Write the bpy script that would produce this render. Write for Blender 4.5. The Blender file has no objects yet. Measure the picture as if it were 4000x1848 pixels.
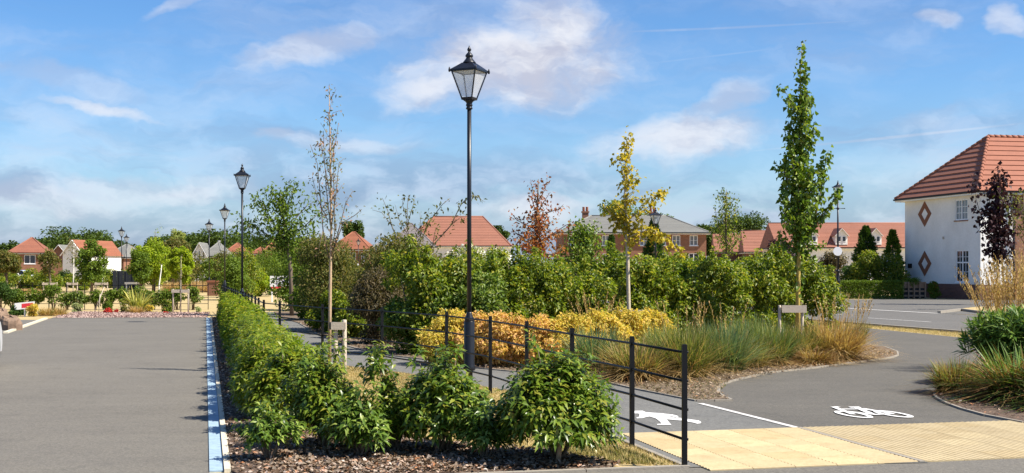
import bpy, math, random
import numpy as np
from mathutils import Vector, Matrix

R = math.radians
rng = np.random.default_rng(7)
random.seed(7)
SC = bpy.context.scene
COL = SC.collection

# ------------------------------------------------------------------ camera, sky, sun, exposure
F = 4800.0            # focal length in photograph pixels (4000 wide)
V0 = 1045.0           # horizon row
H = 1.75              # eye height
cam_d = bpy.data.cameras.new('camera'); cam = bpy.data.objects.new('camera', cam_d); COL.objects.link(cam)
cam.location = (0, 0, H); cam.rotation_euler = (R(90), 0, 0)
cam_d.sensor_width = 36; cam_d.lens = F/4000*36; cam_d.shift_y = (V0-924)/4000
cam_d.clip_end = 3000; cam_d.clip_start = 0.1
SC.camera = cam
SC.view_settings.view_transform = 'Standard'; SC.view_settings.look = 'None'
SC.view_settings.gamma = 1; SC.view_settings.use_curve_mapping = False
SC.view_settings.exposure = 1.06
SC.cycles.max_bounces = 6; SC.cycles.diffuse_bounces = 3; SC.cycles.glossy_bounces = 2; SC.cycles.transmission_bounces = 3; SC.cycles.transparent_max_bounces = 6

SUN_EL = R(50); SUN_AZ = R(107)      # azimuth clockwise from +Y
sd = bpy.data.lights.new('sun', 'SUN'); sd.energy = 4.7; sd.angle = R(0.55); sd.color = (1.0, 0.93, 0.82)
sun = bpy.data.objects.new('sun', sd); COL.objects.link(sun)
sdir = Vector((math.cos(SUN_EL)*math.sin(SUN_AZ), math.cos(SUN_EL)*math.cos(SUN_AZ), math.sin(SUN_EL)))
sun.rotation_euler = sdir.to_track_quat('Z', 'Y').to_euler(); sun.location = sdir*50

W = bpy.data.worlds.new('World'); SC.world = W; W.use_nodes = True
def build_world():
    nt = W.node_tree; N = nt.nodes; L = nt.links; N.clear()
    out = N.new('ShaderNodeOutputWorld'); bg = N.new('ShaderNodeBackground'); L.new(bg.outputs[0], out.inputs[0])
    bg.inputs[1].default_value = 0.072
    sky = N.new('ShaderNodeTexSky'); sky.sky_type = 'NISHITA'; sky.sun_disc = False
    sky.sun_elevation = SUN_EL; sky.sun_rotation = SUN_AZ; sky.air_density = 1.0; sky.dust_density = 0.3; sky.ozone_density = 2.5
    def M(op, a, b=None, c=None, clamp=False):
        n = N.new('ShaderNodeMath'); n.operation = op; n.use_clamp = clamp
        for i, x in enumerate((a, b, c)):
            if x is None: continue
            if isinstance(x, (int, float)): n.inputs[i].default_value = x
            else: L.new(x, n.inputs[i])
        return n.outputs[0]
    def noise(vec, scale, detail=6, rough=0.55):
        n = N.new('ShaderNodeTexNoise'); n.inputs['Scale'].default_value = scale
        n.inputs['Detail'].default_value = detail; n.inputs['Roughness'].default_value = rough
        L.new(vec, n.inputs['Vector']); return n.outputs[0]
    def comb(x, y, z=0.0):
        n = N.new('ShaderNodeCombineXYZ')
        for i, q in enumerate((x, y, z)):
            if isinstance(q, (int, float)): n.inputs[i].default_value = q
            else: L.new(q, n.inputs[i])
        return n.outputs[0]
    def mixc(f, a, b, mode='MIX'):
        n = N.new('ShaderNodeMixRGB'); n.blend_type = mode
        for i, q in enumerate((f, a, b)):
            if isinstance(q, (int, float)): n.inputs[i].default_value = q
            elif isinstance(q, tuple): n.inputs[i].default_value = (*q, 1)
            else: L.new(q, n.inputs[i])
        return n.outputs[0]
    def sstep(x, lo, hi):
        n = N.new('ShaderNodeMapRange'); n.interpolation_type = 'SMOOTHSTEP'
        L.new(x, n.inputs[0]); n.inputs[1].default_value = lo; n.inputs[2].default_value = hi
        n.inputs[3].default_value = 0; n.inputs[4].default_value = 1
        return n.outputs[0]
    tc = N.new('ShaderNodeTexCoord'); sp = N.new('ShaderNodeSeparateXYZ'); L.new(tc.outputs['Generated'], sp.inputs[0])
    dx, dy, dz = sp.outputs
    az = M('ARCTAN2', dx, dy); el = M('ARCSINE', dz)
    # clear blue of the air, a little deeper than the raw model gives low over the horizon
    hs = N.new('ShaderNodeHueSaturation'); hs.inputs['Saturation'].default_value = 1.22; hs.inputs['Value'].default_value = 0.93
    L.new(sky.outputs[0], hs.inputs['Color'])
    col = mixc(1.0, hs.outputs[0], SKY_TINT, 'MULTIPLY')
    # domain warp
    w1 = M('SUBTRACT', noise(comb(M('MULTIPLY', az, 9.0), M('MULTIPLY', el, 14.0), 3.1), 1.0, 5, 0.6), 0.5)
    w2 = M('SUBTRACT', noise(comb(M('MULTIPLY', az, 9.0), M('MULTIPLY', el, 14.0), 8.7), 1.0, 5, 0.6), 0.5)
    aw = M('ADD', az, M('MULTIPLY', w1, 0.085)); ew = M('ADD', el, M('MULTIPLY', w2, 0.05))
    # high thin streaks all round
    st = noise(comb(M('ADD', M('MULTIPLY', az, 3.2), M('MULTIPLY', el, 6.0)), M('MULTIPLY', ew, 30.0), 1.7), 1.0, 7, 0.6)
    st2 = noise(comb(M('MULTIPLY', aw, 6.0), M('MULTIPLY', ew, 22.0), 5.3), 1.0, 6, 0.55)
    low = sstep(el, 0.17, 0.02)
    wis = M('MULTIPLY', sstep(st, 0.38, 0.78), M('ADD', 0.28, M('MULTIPLY', low, 0.6)))
    den_low = M('MULTIPLY', M('ADD', 0.2, M('MULTIPLY', sstep(st2, 0.36, 0.66), 0.7)), M('MULTIPLY', low, 0.95))
    cover = M('MAXIMUM', M('MAXIMUM', wis, den_low), M('MULTIPLY', sstep(el, 0.11, -0.01), 0.88))
    # single clouds, each an elongated bank in its own direction of the sky
    texn = noise(comb(M('MULTIPLY', aw, 24.0), M('MULTIPLY', ew, 34.0), 2.2), 1.0, 6, 0.6)
    banks = None
    for (u, v, wu, wv, slope, amt) in CLOUDS:
        t = (u-2000)/F; a0 = math.atan(t); e0 = math.atan((V0-v)/F*math.cos(a0)); wa = wu/F; we = wv/F
        thin = wv < 10; A_, E_ = (az, el) if thin else (aw, ew)
        da = M('SUBTRACT', A_, a0); de = M('SUBTRACT', M('SUBTRACT', E_, e0), M('MULTIPLY', da, slope))
        q = M('SUBTRACT', M('SUBTRACT', 1.0, M('POWER', M('ABSOLUTE', M('DIVIDE', da, wa)), 2.0)), M('POWER', M('ABSOLUTE', M('DIVIDE', de, we)), 2.0))
        q = M('ADD', q, M('MULTIPLY', M('SUBTRACT', texn, 0.5), 1.3))
        m = M('MULTIPLY', sstep(q, -0.15, 1.15), amt)
        banks = m if banks is None else M('MAXIMUM', banks, m)
    # broken fair-weather cloud over the whole sky, soft-edged
    gv = comb(M('ADD', M('MULTIPLY', dx, 2.2), M('MULTIPLY', w1, 0.35)), M('MULTIPLY', dy, 2.2), M('MULTIPLY', M('ADD', dz, M('MULTIPLY', w2, 0.06)), 7.5))
    gen = M('MULTIPLY', sstep(noise(gv, 1.0, 7, 0.6), 0.49, 0.78), 0.5)
    banks = M('MAXIMUM', banks, gen)
    # lit and shaded sides of the cloud body
    shade = noise(comb(M('MULTIPLY', aw, 13.0), M('MULTIPLY', ew, 30.0), 9.9), 1.0, 5, 0.6)
    ccol = mixc(sstep(shade, 0.38, 0.62), CLOUD_LO, CLOUD_HI)
    lcol = mixc(sstep(shade, 0.43, 0.63), CLOUD_LOW_LO, CLOUD_LOW_HI)
    col = mixc(cover, col, lcol)
    col = mixc(banks, col, ccol)
    L.new(col, bg.inputs[0])
SKY_TINT = (0.78, 0.93, 1.12)
CLOUD_HI = (5.9, 6.0, 6.4); CLOUD_LO = (3.8, 4.0, 4.9)
CLOUD_LOW_HI = (3.75, 4.2, 5.5); CLOUD_LOW_LO = (1.75, 2.35, 3.8)
CLOUDS = [ # u, v, half width, half height, slope, amount
    (2030, 245, 600, 205, 0.06, 1.0), (2120, 90, 240, 160, 0.1, 0.95), (1680, 330, 270, 85, 0.2, 0.85),
    (1180, 200, 330, 85, 0.30, 0.65), (2640, 540, 380, 115, 0.10, 0.85), (2800, 420, 230, 80, 0.45, 0.55),
    (450, 420, 270, 32, -0.10, 0.7), (250, 310, 480, 60, -0.18, 0.35), (690, 25, 160, 40, 0.35, 0.4),
    (3690, 75, 110, 42, -0.15, 0.55), (3990, 70, 70, 60, -0.3, 0.55), (600, 720, 420, 60, 0.05, 0.5),
    (180, 780, 300, 70, 0.0, 0.5), (1400, 560, 330, 45, -0.03, 0.4), (1100, 530, 90, 35, 0, 0.4),
    (2090, 810, 260, 40, 0.0, 0.7), (3650, 800, 300, 30, 0.1, 0.4), (3600, 470, 200, 40, 0.1, 0.25),
    (3500, 535, 600, 7, 0.075, 0.34), (2700, 115, 800, 6, 0.012, 0.24), (1500, 128, 200, 6, -0.01, 0.22), (2650, 235, 600, 5, 0.09, 0.12)]
build_world()

# ------------------------------------------------------------------ picture <-> place
def G(u, v, z=0.0):
    y = F*(H-z)/(v-V0); return ((u-2000)*y/F, y)
def P(u, v, y): return ((u-2000)*y/F, y, H-(v-V0)*y/F)
def XU(u, y): return (u-2000)*y/F
def ZV(v, y): return H-(v-V0)*y/F
GA = R(14.0); UX = np.array([math.cos(GA), math.sin(GA)]); VX = np.array([-math.sin(GA), math.cos(GA)])

# ------------------------------------------------------------------ materials
def new_mat(name):
    m = bpy.data.materials.new(name); m.use_nodes = True
    nt = m.node_tree; b = nt.nodes['Principled BSDF']; return m, nt, b
def ramp(nt, fac, cols, interp='LINEAR'):
    r = nt.nodes.new('ShaderNodeValToRGB'); e = r.color_ramp; e.interpolation = interp
    n = len(cols)
    while len(e.elements) < n: e.elements.new(0.5)
    for i, c in enumerate(cols):
        pos = i/(n-1) if n > 1 else 0
        if len(c) == 4: pos = c[3]
        e.elements[i].position = pos; e.elements[i].color = (c[0], c[1], c[2], 1)
    nt.links.new(fac, r.inputs[0]); return r.outputs[0]
def nz(nt, scale, detail=4, rough=0.5, vec=None, dist=0):
    n = nt.nodes.new('ShaderNodeTexNoise'); n.inputs['Scale'].default_value = scale; n.inputs['Detail'].default_value = detail
    n.inputs['Roughness'].default_value = rough; n.inputs['Distortion'].default_value = dist
    if vec is None:
        tc = nt.nodes.new('ShaderNodeTexCoord'); vec = tc.outputs['Object']
    nt.links.new(vec, n.inputs['Vector']); return n.outputs[0]
def mixn(nt, f, a, b, mode='MIX'):
    n = nt.nodes.new('ShaderNodeMixRGB'); n.blend_type = mode
    for i, q in enumerate((f, a, b)):
        if isinstance(q, (int, float)): n.inputs[i].default_value = q
        elif isinstance(q, tuple): n.inputs[i].default_value = (*q[:3], 1)
        else: nt.links.new(q, n.inputs[i])
    return n.outputs[0]
def bumpn(nt, b, h, strength=0.3, dist=0.01):
    n = nt.nodes.new('ShaderNodeBump'); n.inputs['Strength'].default_value = strength; n.inputs['Distance'].default_value = dist
    nt.links.new(h, n.inputs['Height']); nt.links.new(n.outputs[0], b.inputs['Normal'])
def setb(b, **k):
    for a, v in k.items(): b.inputs[a.replace('_', ' ')].default_value = v
MATS = {}
def surf(name, cols, scale=6, rough=0.8, detail=5, bump=0.0, bscale=None, bdist=0.01, fine=None, spec=0.3, metal=0.0):
    m, nt, b = new_mat(name)
    c = ramp(nt, nz(nt, scale, detail, 0.6), cols)
    if fine:
        c = mixn(nt, fine[1], c, ramp(nt, nz(nt, fine[0], 3, 0.7), fine[2]), 'MULTIPLY')
    nt.links.new(c, b.inputs['Base Color']); setb(b, Roughness=rough, Metallic=metal)
    b.inputs['Specular IOR Level'].default_value = spec
    if bump: bumpn(nt, b, nz(nt, bscale or scale*6, 4, 0.6), bump, bdist)
    MATS[name] = m; return m
LB = (1.68, 1.48, 1.04)
def q_green(c): return sum(x[1] for x in c) > sum(x[0] for x in c)
def leafmat(name, cols, rough=0.45, trans=0.35, spec=0.4, tboost=1.5):
    m, nt, b = new_mat(name)
    g = nt.nodes.new('ShaderNodeNewGeometry')
    c = ramp(nt, g.outputs['Random Per Island'], [(q[0]*LB[0], q[1]*LB[1], q[2]*LB[2])+tuple(q[3:]) for q in cols] if q_green(cols) and 'grass' not in name else cols)
    rough = min(.6, rough+.12); spec = spec*.55
    big = nz(nt, 1.3, 3, 0.6)
    c = mixn(nt, 0.55, c, ramp(nt, big, [(0.62, 0.62, 0.62), (1.3, 1.3, 1.25)]), 'MULTIPLY')
    nt.links.new(c, b.inputs['Base Color']); setb(b, Roughness=rough); b.inputs['Specular IOR Level'].default_value = spec
    t = nt.nodes.new('ShaderNodeBsdfTranslucent')
    tcol = mixn(nt, 1.0, c, (tboost, tboost*1.05, tboost*0.5), 'MULTIPLY'); nt.links.new(tcol, t.inputs[0])
    mx = nt.nodes.new('ShaderNodeMixShader'); mx.inputs[0].default_value = trans
    nt.links.new(b.outputs[0], mx.inputs[1]); nt.links.new(t.outputs[0], mx.inputs[2])
    nt.links.new(mx.outputs[0], nt.nodes['Material Output'].inputs[0])
    MATS[name] = m; return m
G3 = lambda a, b, c: (a, b, c)
# leaves
leafmat('laurel', [(.026, .055, .008), (.045, .090, .012), (.072, .130, .017), (.12, .18, .026), (.15, .16, .03)], 0.22, 0.25, 0.8)
leafmat('laurel_hedge', [(.035, .070, .010), (.066, .115, .014), (.105, .165, .020), (.15, .205, .028), (.19, .20, .035)], 0.28, 0.36, 0.65)
leafmat('laurel_pale', [(.03, .065, .012), (.05, .10, .018), (.08, .145, .026), (.20, .27, .09)], 0.24, 0.25, 0.75)
leafmat('hornbeam', [(.032, .064, .009, 0), (.062, .105, .013, .25), (.10, .150, .018, .55), (.15, .195, .026, .82), (.23, .22, .04, 1)], 0.32, 0.38, 0.6)
leafmat('hornbeam_dark', [(.035, .065, .012), (.055, .10, .018), (.09, .15, .028), (.16, .20, .06)], 0.33, 0.3, 0.55)
leafmat('golden', [(.74, .52, .09), (.80, .58, .12), (.62, .50, .10), (.42, .40, .08), (.76, .48, .14)], 0.5, 0.4, 0.3, 1.1)
leafmat('orange_leaf', [(.78, .46, .17), (.80, .52, .19), (.72, .52, .12), (.76, .42, .22), (.48, .42, .09)], 0.5, 0.4, 0.3, 1.1)
leafmat('ginkgo_yellow', [(.48, .36, .03), (.62, .46, .04), (.40, .34, .04), (.28, .26, .03)], 0.45, 0.4, 0.35, 1.15)
leafmat('tulip_green', [(.04, .085, .012), (.07, .13, .018), (.10, .165, .025), (.16, .215, .035)], 0.30, 0.28, 0.7)
leafmat('rowan', [(.13, .16, .05), (.20, .21, .07), (.28, .22, .09), (.48, .25, .18), (.15, .17, .05)], 0.5, 0.35, 0.3, 1.2)
leafmat('rust_leaf', [(.30, .085, .025), (.42, .14, .04), (.24, .06, .025), (.48, .20, .06), (.20, .12, .04)], 0.5, 0.35, 0.3, 1.2)
leafmat('purple_leaf', [(.020, .008, .013), (.035, .013, .02), (.055, .02, .025)], 0.4, 0.2, 0.4, 1.3)
leafmat('bronze_shrub', [(.050, .048, .022), (.085, .07, .03), (.12, .09, .045), (.17, .13, .07)], 0.45, 0.25, 0.4)
leafmat('oak_dark', [(.020, .040, .010), (.032, .060, .013), (.05, .085, .018)], 0.5, 0.22, 0.3)
leafmat('mid_green', [(.045, .085, .014), (.07, .12, .02), (.10, .155, .028)], 0.45, 0.35, 0.35)
leafmat('lime_green', [(.10, .165, .016), (.15, .22, .02), (.21, .27, .025)], 0.45, 0.42, 0.35)
leafmat('olive_green', [(.07, .09, .022), (.11, .125, .03), (.16, .15, .04), (.20, .15, .05)], 0.5, 0.35, 0.3)
leafmat('pale_green', [(.12, .17, .07), (.17, .22, .09), (.23, .27, .12)], 0.5, 0.35, 0.3)
leafmat('silver_green', [(.14, .19, .13), (.20, .25, .17), (.26, .30, .21)], 0.55, 0.3, 0.3)
leafmat('conifer', [(.018, .045, .012), (.03, .065, .018), (.045, .09, .02)], 0.5, 0.2, 0.3)
leafmat('white_flower', [(.75, .72, .68), (.85, .83, .8), (.8, .74, .7)], 0.6, 0.3, 0.2, 1.0)
leafmat('red_flower', [(.45, .02, .02), (.55, .05, .03), (.5, .08, .08)], 0.5, 0.25, 0.3, 1.2)
leafmat('tan_grass', [(.42, .30, .13), (.52, .38, .18), (.34, .22, .09), (.24, .14, .06)], 0.6, 0.35, 0.2, 1.1)
leafmat('straw', [(.55, .38, .16), (.62, .44, .21), (.46, .28, .11), (.38, .22, .09)], 0.6, 0.35, 0.2, 1.1)
leafmat('blue_grass', [(.09, .155, .075), (.125, .20, .10), (.17, .24, .115), (.28, .30, .13)], 0.5, 0.35, 0.35, 1.2)
leafmat('green_grass', [(.10, .14, .03), (.15, .19, .04), (.22, .24, .06), (.42, .34, .13)], 0.5, 0.35, 0.35, 1.2)
leafmat('red_grass', [(.22, .10, .04), (.32, .16, .07), (.18, .14, .04), (.40, .26, .12)], 0.5, 0.35, 0.3, 1.2)
leafmat('strap_leaf', [(.035, .085, .016), (.055, .12, .025), (.09, .16, .035), (.16, .23, .07)], 0.32, 0.25, 0.55, 1.2)
leafmat('flax_leaf', [(.12, .16, .04), (.20, .23, .07), (.34, .34, .12), (.10, .13, .04)], 0.4, 0.25, 0.4, 1.1)
leafmat('dry_turf', [(.46, .34, .15), (.56, .43, .20), (.38, .28, .12), (.50, .40, .19), (.20, .21, .06)], 0.75, 0.25, 0.15, 1.05)
leafmat('green_turf', [(.16, .17, .05), (.22, .21, .07), (.34, .28, .11)], 0.7, 0.25, 0.15, 1.05)
leafmat('chips', [(.075, .045, .028), (.14, .088, .055), (.23, .155, .10), (.30, .24, .18), (.06, .042, .03), (.22, .16, .12), (.40, .33, .27), (.36, .15, .06), (.62, .54, .47)], 0.75, 0.05, 0.25, 1.0)
leafmat('pink_gravel', [(.36, .255, .22), (.42, .30, .26), (.32, .225, .195), (.46, .36, .32)], 0.75, 0.0, 0.25, 1.0)
# surfaces
def asphalt(name, base, warm=1.0):
    m, nt, b = new_mat(name)
    tc = nt.nodes.new('ShaderNodeTexCoord'); o = tc.outputs['Object']
    lo = tuple(x*0.82 for x in base); hi = tuple(x*1.18 for x in base)
    c = ramp(nt, nz(nt, 0.55, 5, 0.62, o), [lo, base, hi])
    mp = nt.nodes.new('ShaderNodeMapping'); nt.links.new(o, mp.inputs[0]); mp.inputs['Scale'].default_value = (0.35, 2.2, 1)
    mp.inputs['Rotation'].default_value = (0, 0, R(-6))
    c = mixn(nt, 0.85, c, ramp(nt, nz(nt, 1.2, 5, 0.6, mp.outputs[0]), [(0.78, 0.78, 0.80), (1.12, 1.11, 1.08)]), 'MULTIPLY')
    c = mixn(nt, 0.75, c, ramp(nt, nz(nt, 48, 3, 0.85, o), [(0.45, 0.45, 0.45, 0.25), (1, 1, 1, 0.5), (1.6, 1.58, 1.5, 0.78)]), 'MULTIPLY')
    c = mixn(nt, 0.6, c, ramp(nt, nz(nt, 22, 4, 0.75, o), [(0.62, 0.62, 0.62, 0.3), (1.28, 1.27, 1.25, 0.7)]), 'MULTIPLY')
    # worn, paler wheel paths and a few dark oil spots
    c = mixn(nt, 0.5, c, ramp(nt, nz(nt, 3.3, 4, 0.7, o, 1.2), [(0.72, 0.72, 0.73, 0.30), (1.0, 1.0, 1.0, 0.42), (1.14, 1.12, 1.09, 0.7)]), 'MULTIPLY')
    vo = nt.nodes.new('ShaderNodeTexVoronoi'); vo.inputs['Scale'].default_value = 0.8; nt.links.new(o, vo.inputs['Vector'])
    c = mixn(nt, 0.8, c, ramp(nt, vo.outputs['Distance'], [(0.5, 0.5, 0.52, 0.0), (0.8, 0.8, 0.8, 0.05), (1, 1, 1, 0.10), (1, 1, 1, 1)]), 'MULTIPLY')
    nt.links.new(c, b.inputs['Base Color']); setb(b, Roughness=0.88); b.inputs['Specular IOR Level'].default_value = 0.25
    bumpn(nt, b, nz(nt, 90, 3, 0.7, o), 0.5, 0.008); MATS[name] = m
asphalt('asphalt_warm', (.146, .136, .117)); asphalt('asphalt_path', (.148, .147, .138)); asphalt('asphalt_cycle', (.112, .105, .091)); asphalt('asphalt_road', (.128, .123, .113))
leafmat('litter', [(.12, .085, .055), (.20, .15, .10), (.30, .23, .16), (.16, .115, .075), (.40, .32, .23), (.30, .15, .07)], 0.75, 0.05, 0.2, 1.0)
surf('turf', [(.24, .22, .09), (.36, .28, .125), (.44, .33, .155), (.30, .255, .11), (.46, .36, .17)], .9, 0.95, 8, 0.5, 40, 0.02, fine=(60, .5, [(.6, .6, .6), (1.3, 1.3, 1.3)]))
surf('soil', [(.045, .030, .022), (.085, .058, .042), (.16, .115, .085), (.07, .05, .038)], 9, 0.95, 6, 0.8, 45, 0.03, fine=(40, .7, [(.4, .4, .4, .3), (1.6, 1.5, 1.4, .75)]))
surf('soil_dry', [(.14, .10, .07), (.22, .16, .11), (.10, .075, .05), (.26, .20, .13)], 5, 0.95, 6, 0.8, 45, 0.03, fine=(40, .6, [(.5, .5, .5, .3), (1.5, 1.45, 1.4, .75)]))
surf('gravel', [(.36, .25, .215), (.42, .31, .27), (.32, .225, .195)], 30, 0.95, 4, 0.8, 60, 0.02)
surf('black_metal', [(.003, .0033, .004), (.006, .0063, .0075)], 12, 0.45, 4, spec=0.22)
surf('black_pole', [(.007, .008, .011), (.013, .014, .018)], 9, 0.36, 4, spec=0.38, bump=0.05, bscale=60)
surf('white_paint', [(.30, .29, .27, .22), (.66, .65, .62, .36), (.74, .73, .70, .6), (.66, .64, .6, 1)], 9, 0.7, 8, fine=(28, .5, [(.6, .6, .6, .3), (1.1, 1.1, 1.1, .6)]))
surf('line_paint', [(.22, .21, .20, .25), (.52, .50, .47, .40), (.64, .62, .59, .7)], 6, 0.75, 8, fine=(24, .6, [(.55, .55, .55, .3), (1.12, 1.12, 1.12, .6)]))
surf('concrete_edge', [(.20, .18, .145), (.28, .25, .205), (.15, .135, .11)], 5, 0.9, 5, 0.3, 40)
surf('kerb_cream', [(.50, .45, .33), (.60, .54, .41), (.38, .35, .26)], 6, 0.85, 5, 0.2, 50)
surf('drain_sky_blue', [(.20, .27, .32), (.27, .37, .45), (.31, .42, .51), (.22, .30, .36)], 2.2, 0.65, 7, spec=0.3, fine=(16, .5, [(.6, .6, .58, .3), (1.1, 1.1, 1.1, .6)]))  # blue-grey channel, its blue partly sky reflection put into the colour
def tactile(name, cols):
    m, nt, b = new_mat(name); g = nt.nodes.new('ShaderNodeNewGeometry'); oi = nt.nodes.new('ShaderNodeObjectInfo')
    c = ramp(nt, nz(nt, 1.3, 5, 0.6, g.outputs['Position']), cols)
    c = mixn(nt, 1.0, c, ramp(nt, oi.outputs['Random'], [(.96, .955, .95), (1.0, 1.0, 1.0), (1.03, 1.025, 1.01)]), 'MULTIPLY')
    c = mixn(nt, .5, c, ramp(nt, nz(nt, 24, 4, 0.75, g.outputs['Position']), [(.74, .71, .66, .3), (1.1, 1.09, 1.07, .7)]), 'MULTIPLY')
    c = mixn(nt, .6, c, ramp(nt, nz(nt, 3.5, 5, 0.7, g.outputs['Position']), [(.78, .75, .70, .32), (1, 1, 1, .5)]), 'MULTIPLY')
    nt.links.new(c, b.inputs['Base Color']); setb(b, Roughness=0.9); b.inputs['Specular IOR Level'].default_value = .2; MATS[name] = m
tactile('tactile', [(.42, .335, .20), (.45, .365, .22), (.40, .325, .20)])
tactile('tactile_b', [(.45, .365, .215), (.49, .40, .24), (.43, .35, .21)])
tactile('tactile_c', [(.425, .335, .19), (.43, .34, .195), (.45, .36, .21)])
surf('render_white', [(.77, .75, .70), (.84, .82, .77), (.72, .70, .65), (.82, .80, .75)], 0.7, 0.9, 8, 0.35, 25, 0.02, fine=(9, .35, [(.82, .81, .79, .3), (1.06, 1.06, 1.06, .65)]))
surf('upvc', [(.80, .80, .79), (.84, .84, .83)], 3, 0.4)
surf('brick_trim', [(.20, .085, .045), (.26, .11, .06)], 12, 0.9, 4, 0.3, 40)
surf('timber', [(.22, .14, .09), (.28, .185, .12), (.17, .11, .07)], 7, 0.85, 6, 0.4, 30)
surf('stake_timber', [(.40, .32, .23), (.52, .44, .34), (.30, .24, .17)], 9, 0.85, 6, 0.4, 30)
surf('bark', [(.10, .075, .05), (.17, .13, .09), (.07, .05, .035)], 14, 0.9, 6, 0.6, 30)
surf('bark_pale', [(.36, .30, .20), (.50, .43, .31), (.26, .20, .13)], 10, 0.85, 6, 0.5, 30)
surf('bark_tan', [(.34, .22, .12), (.45, .32, .20), (.25, .15, .08)], 10, 0.85, 6, 0.5, 30)
surf('bark_lichen', [(.40, .26, .04), (.46, .33, .08), (.38, .32, .20)], 6, 0.85, 6, 0.5, 30)
surf('bark_white', [(.70, .68, .62), (.78, .76, .70), (.45, .43, .38)], 8, 0.8, 6, 0.3, 30)
surf('rubber', [(.012, .012, .012), (.022, .022, .022)], 20, 0.7)
surf('rock', [(.20, .13, .085), (.28, .19, .13), (.15, .10, .07), (.34, .25, .18)], 3, 0.9, 7, 0.7, 14, 0.03)
surf('alloy', [(.35, .36, .38), (.45, .46, .48)], 6, 0.3, metal=0.9)
surf('sign_white', [(.78, .78, .78), (.82, .82, .82)], 3, 0.45)
surf('sign_red', [(.62, .03, .05), (.68, .05, .07)], 3, 0.45)
surf('dark_panel', [(.022, .026, .034), (.035, .04, .05)], 5, 0.6)
surf('purple_paint', [(.12, .08, .25), (.15, .1, .3)], 5, 0.4)
def simple(name, col, rough, spec=0.5, metal=0, **k):
    m, nt, b = new_mat(name); b.inputs['Base Color'].default_value = (*col, 1); setb(b, Roughness=rough, Metallic=metal)
    b.inputs['Specular IOR Level'].default_value = spec
    for a, v in k.items(): b.inputs[a.replace('_', ' ')].default_value = v
    MATS[name] = m
simple('glass', (.035, .042, .05), 0.06, 0.6)
simple('glass_pale', (.16, .18, .20), 0.08, 0.6)
simple('car_white', (.78, .79, .80), 0.18, 0.5, 0, Coat_Weight=0.8)
simple('car_glass', (.015, .017, .02), 0.04, 0.6)
simple('lamp_red', (.45, .01, .01), 0.2)
simple('lamp_clear', (.7, .7, .68), 0.15)
def lantern_glass():
    m, nt, b = new_mat('lantern_glass')
    g = nt.nodes.new('ShaderNodeBsdfGlossy'); g.inputs['Roughness'].default_value = 0.06; g.inputs[0].default_value = (.9, .92, .95, 1)
    t = nt.nodes.new('ShaderNodeBsdfTransparent'); t.inputs[0].default_value = (.93, .95, .96, 1)
    d = nt.nodes.new('ShaderNodeBsdfDiffuse'); d.inputs[0].default_value = (.75, .76, .76, 1)
    m1 = nt.nodes.new('ShaderNodeMixShader'); m1.inputs[0].default_value = 0.10
    m2 = nt.nodes.new('ShaderNodeMixShader'); m2.inputs[0].default_value = 0.34
    nt.links.new(t.outputs[0], m1.inputs[1]); nt.links.new(g.outputs[0], m1.inputs[2])
    nt.links.new(m1.outputs[0], m2.inputs[1]); nt.links.new(d.outputs[0], m2.inputs[2])
    nt.links.new(m2.outputs[0], nt.nodes['Material Output'].inputs[0]); MATS['lantern_glass'] = m
lantern_glass()
def brickmat(name, c1, c2, mortar, bw=0.225, bh=0.075):
    m, nt, b = new_mat(name)
    tc = nt.nodes.new('ShaderNodeTexCoord')
    mp = nt.nodes.new('ShaderNodeMapping'); nt.links.new(tc.outputs['Object'], mp.inputs[0]); mp.inputs['Rotation'].default_value = (R(90), 0, 0)
    # brick courses follow height and the horizontal run of the wall
    s = nt.nodes.new('ShaderNodeSeparateXYZ'); nt.links.new(tc.outputs['Object'], s.inputs[0])
    a = nt.nodes.new('ShaderNodeMath'); a.operation = 'ADD'; nt.links.new(s.outputs[0], a.inputs[0]); nt.links.new(s.outputs[1], a.inputs[1])
    cb = nt.nodes.new('ShaderNodeCombineXYZ'); nt.links.new(a.outputs[0], cb.inputs[0]); nt.links.new(s.outputs[2], cb.inputs[1])
    t = nt.nodes.new('ShaderNodeTexBrick'); nt.links.new(cb.outputs[0], t.inputs['Vector'])
    t.inputs['Color1'].default_value = (*c1, 1); t.inputs['Color2'].default_value = (*c2, 1); t.inputs['Mortar'].default_value = (*mortar, 1)
    t.inputs['Scale'].default_value = 1; t.inputs['Brick Width'].default_value = bw; t.inputs['Row Height'].default_value = bh; t.inputs['Mortar Size'].default_value = 0.008
    c = mixn(nt, 0.6, t.outputs[0], ramp(nt, nz(nt, 1.4, 5, 0.6), [(.7, .7, .7), (1.25, 1.2, 1.15)]), 'MULTIPLY')
    nt.links.new(c, b.inputs['Base Color']); setb(b, Roughness=0.9); MATS[name] = m
brickmat('brick', (.20, .075, .038), (.25, .10, .055), (.23, .17, .12))
brickmat('brick_dark', (.13, .05, .035), (.18, .075, .05), (.17, .12, .1))
def tilemat(name, cols):
    m, nt, b = new_mat(name)
    g = nt.nodes.new('ShaderNodeNewGeometry')
    c = ramp(nt, nz(nt, 0.7, 5, 0.65), cols)
    c = mixn(nt, 0.7, c, ramp(nt, nz(nt, 7, 3, 0.7), [(.75, .75, .75), (1.2, 1.18, 1.15)]), 'MULTIPLY')
    c = mixn(nt, 0.5, c, ramp(nt, g.outputs['Random Per Island'], [(.85, .85, .85), (1.15, 1.13, 1.1)]), 'MULTIPLY')
    nt.links.new(c, b.inputs['Base Color']); setb(b, Roughness=0.85); bumpn(nt, b, nz(nt, 9, 3, 0.6), 0.4, 0.02); MATS[name] = m
tilemat('tile_red', [(.225, .080, .046), (.275, .105, .062), (.19, .068, .04)])
tilemat('tile_terra', [(.24, .098, .060), (.285, .12, .077), (.21, .084, .05)])
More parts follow.
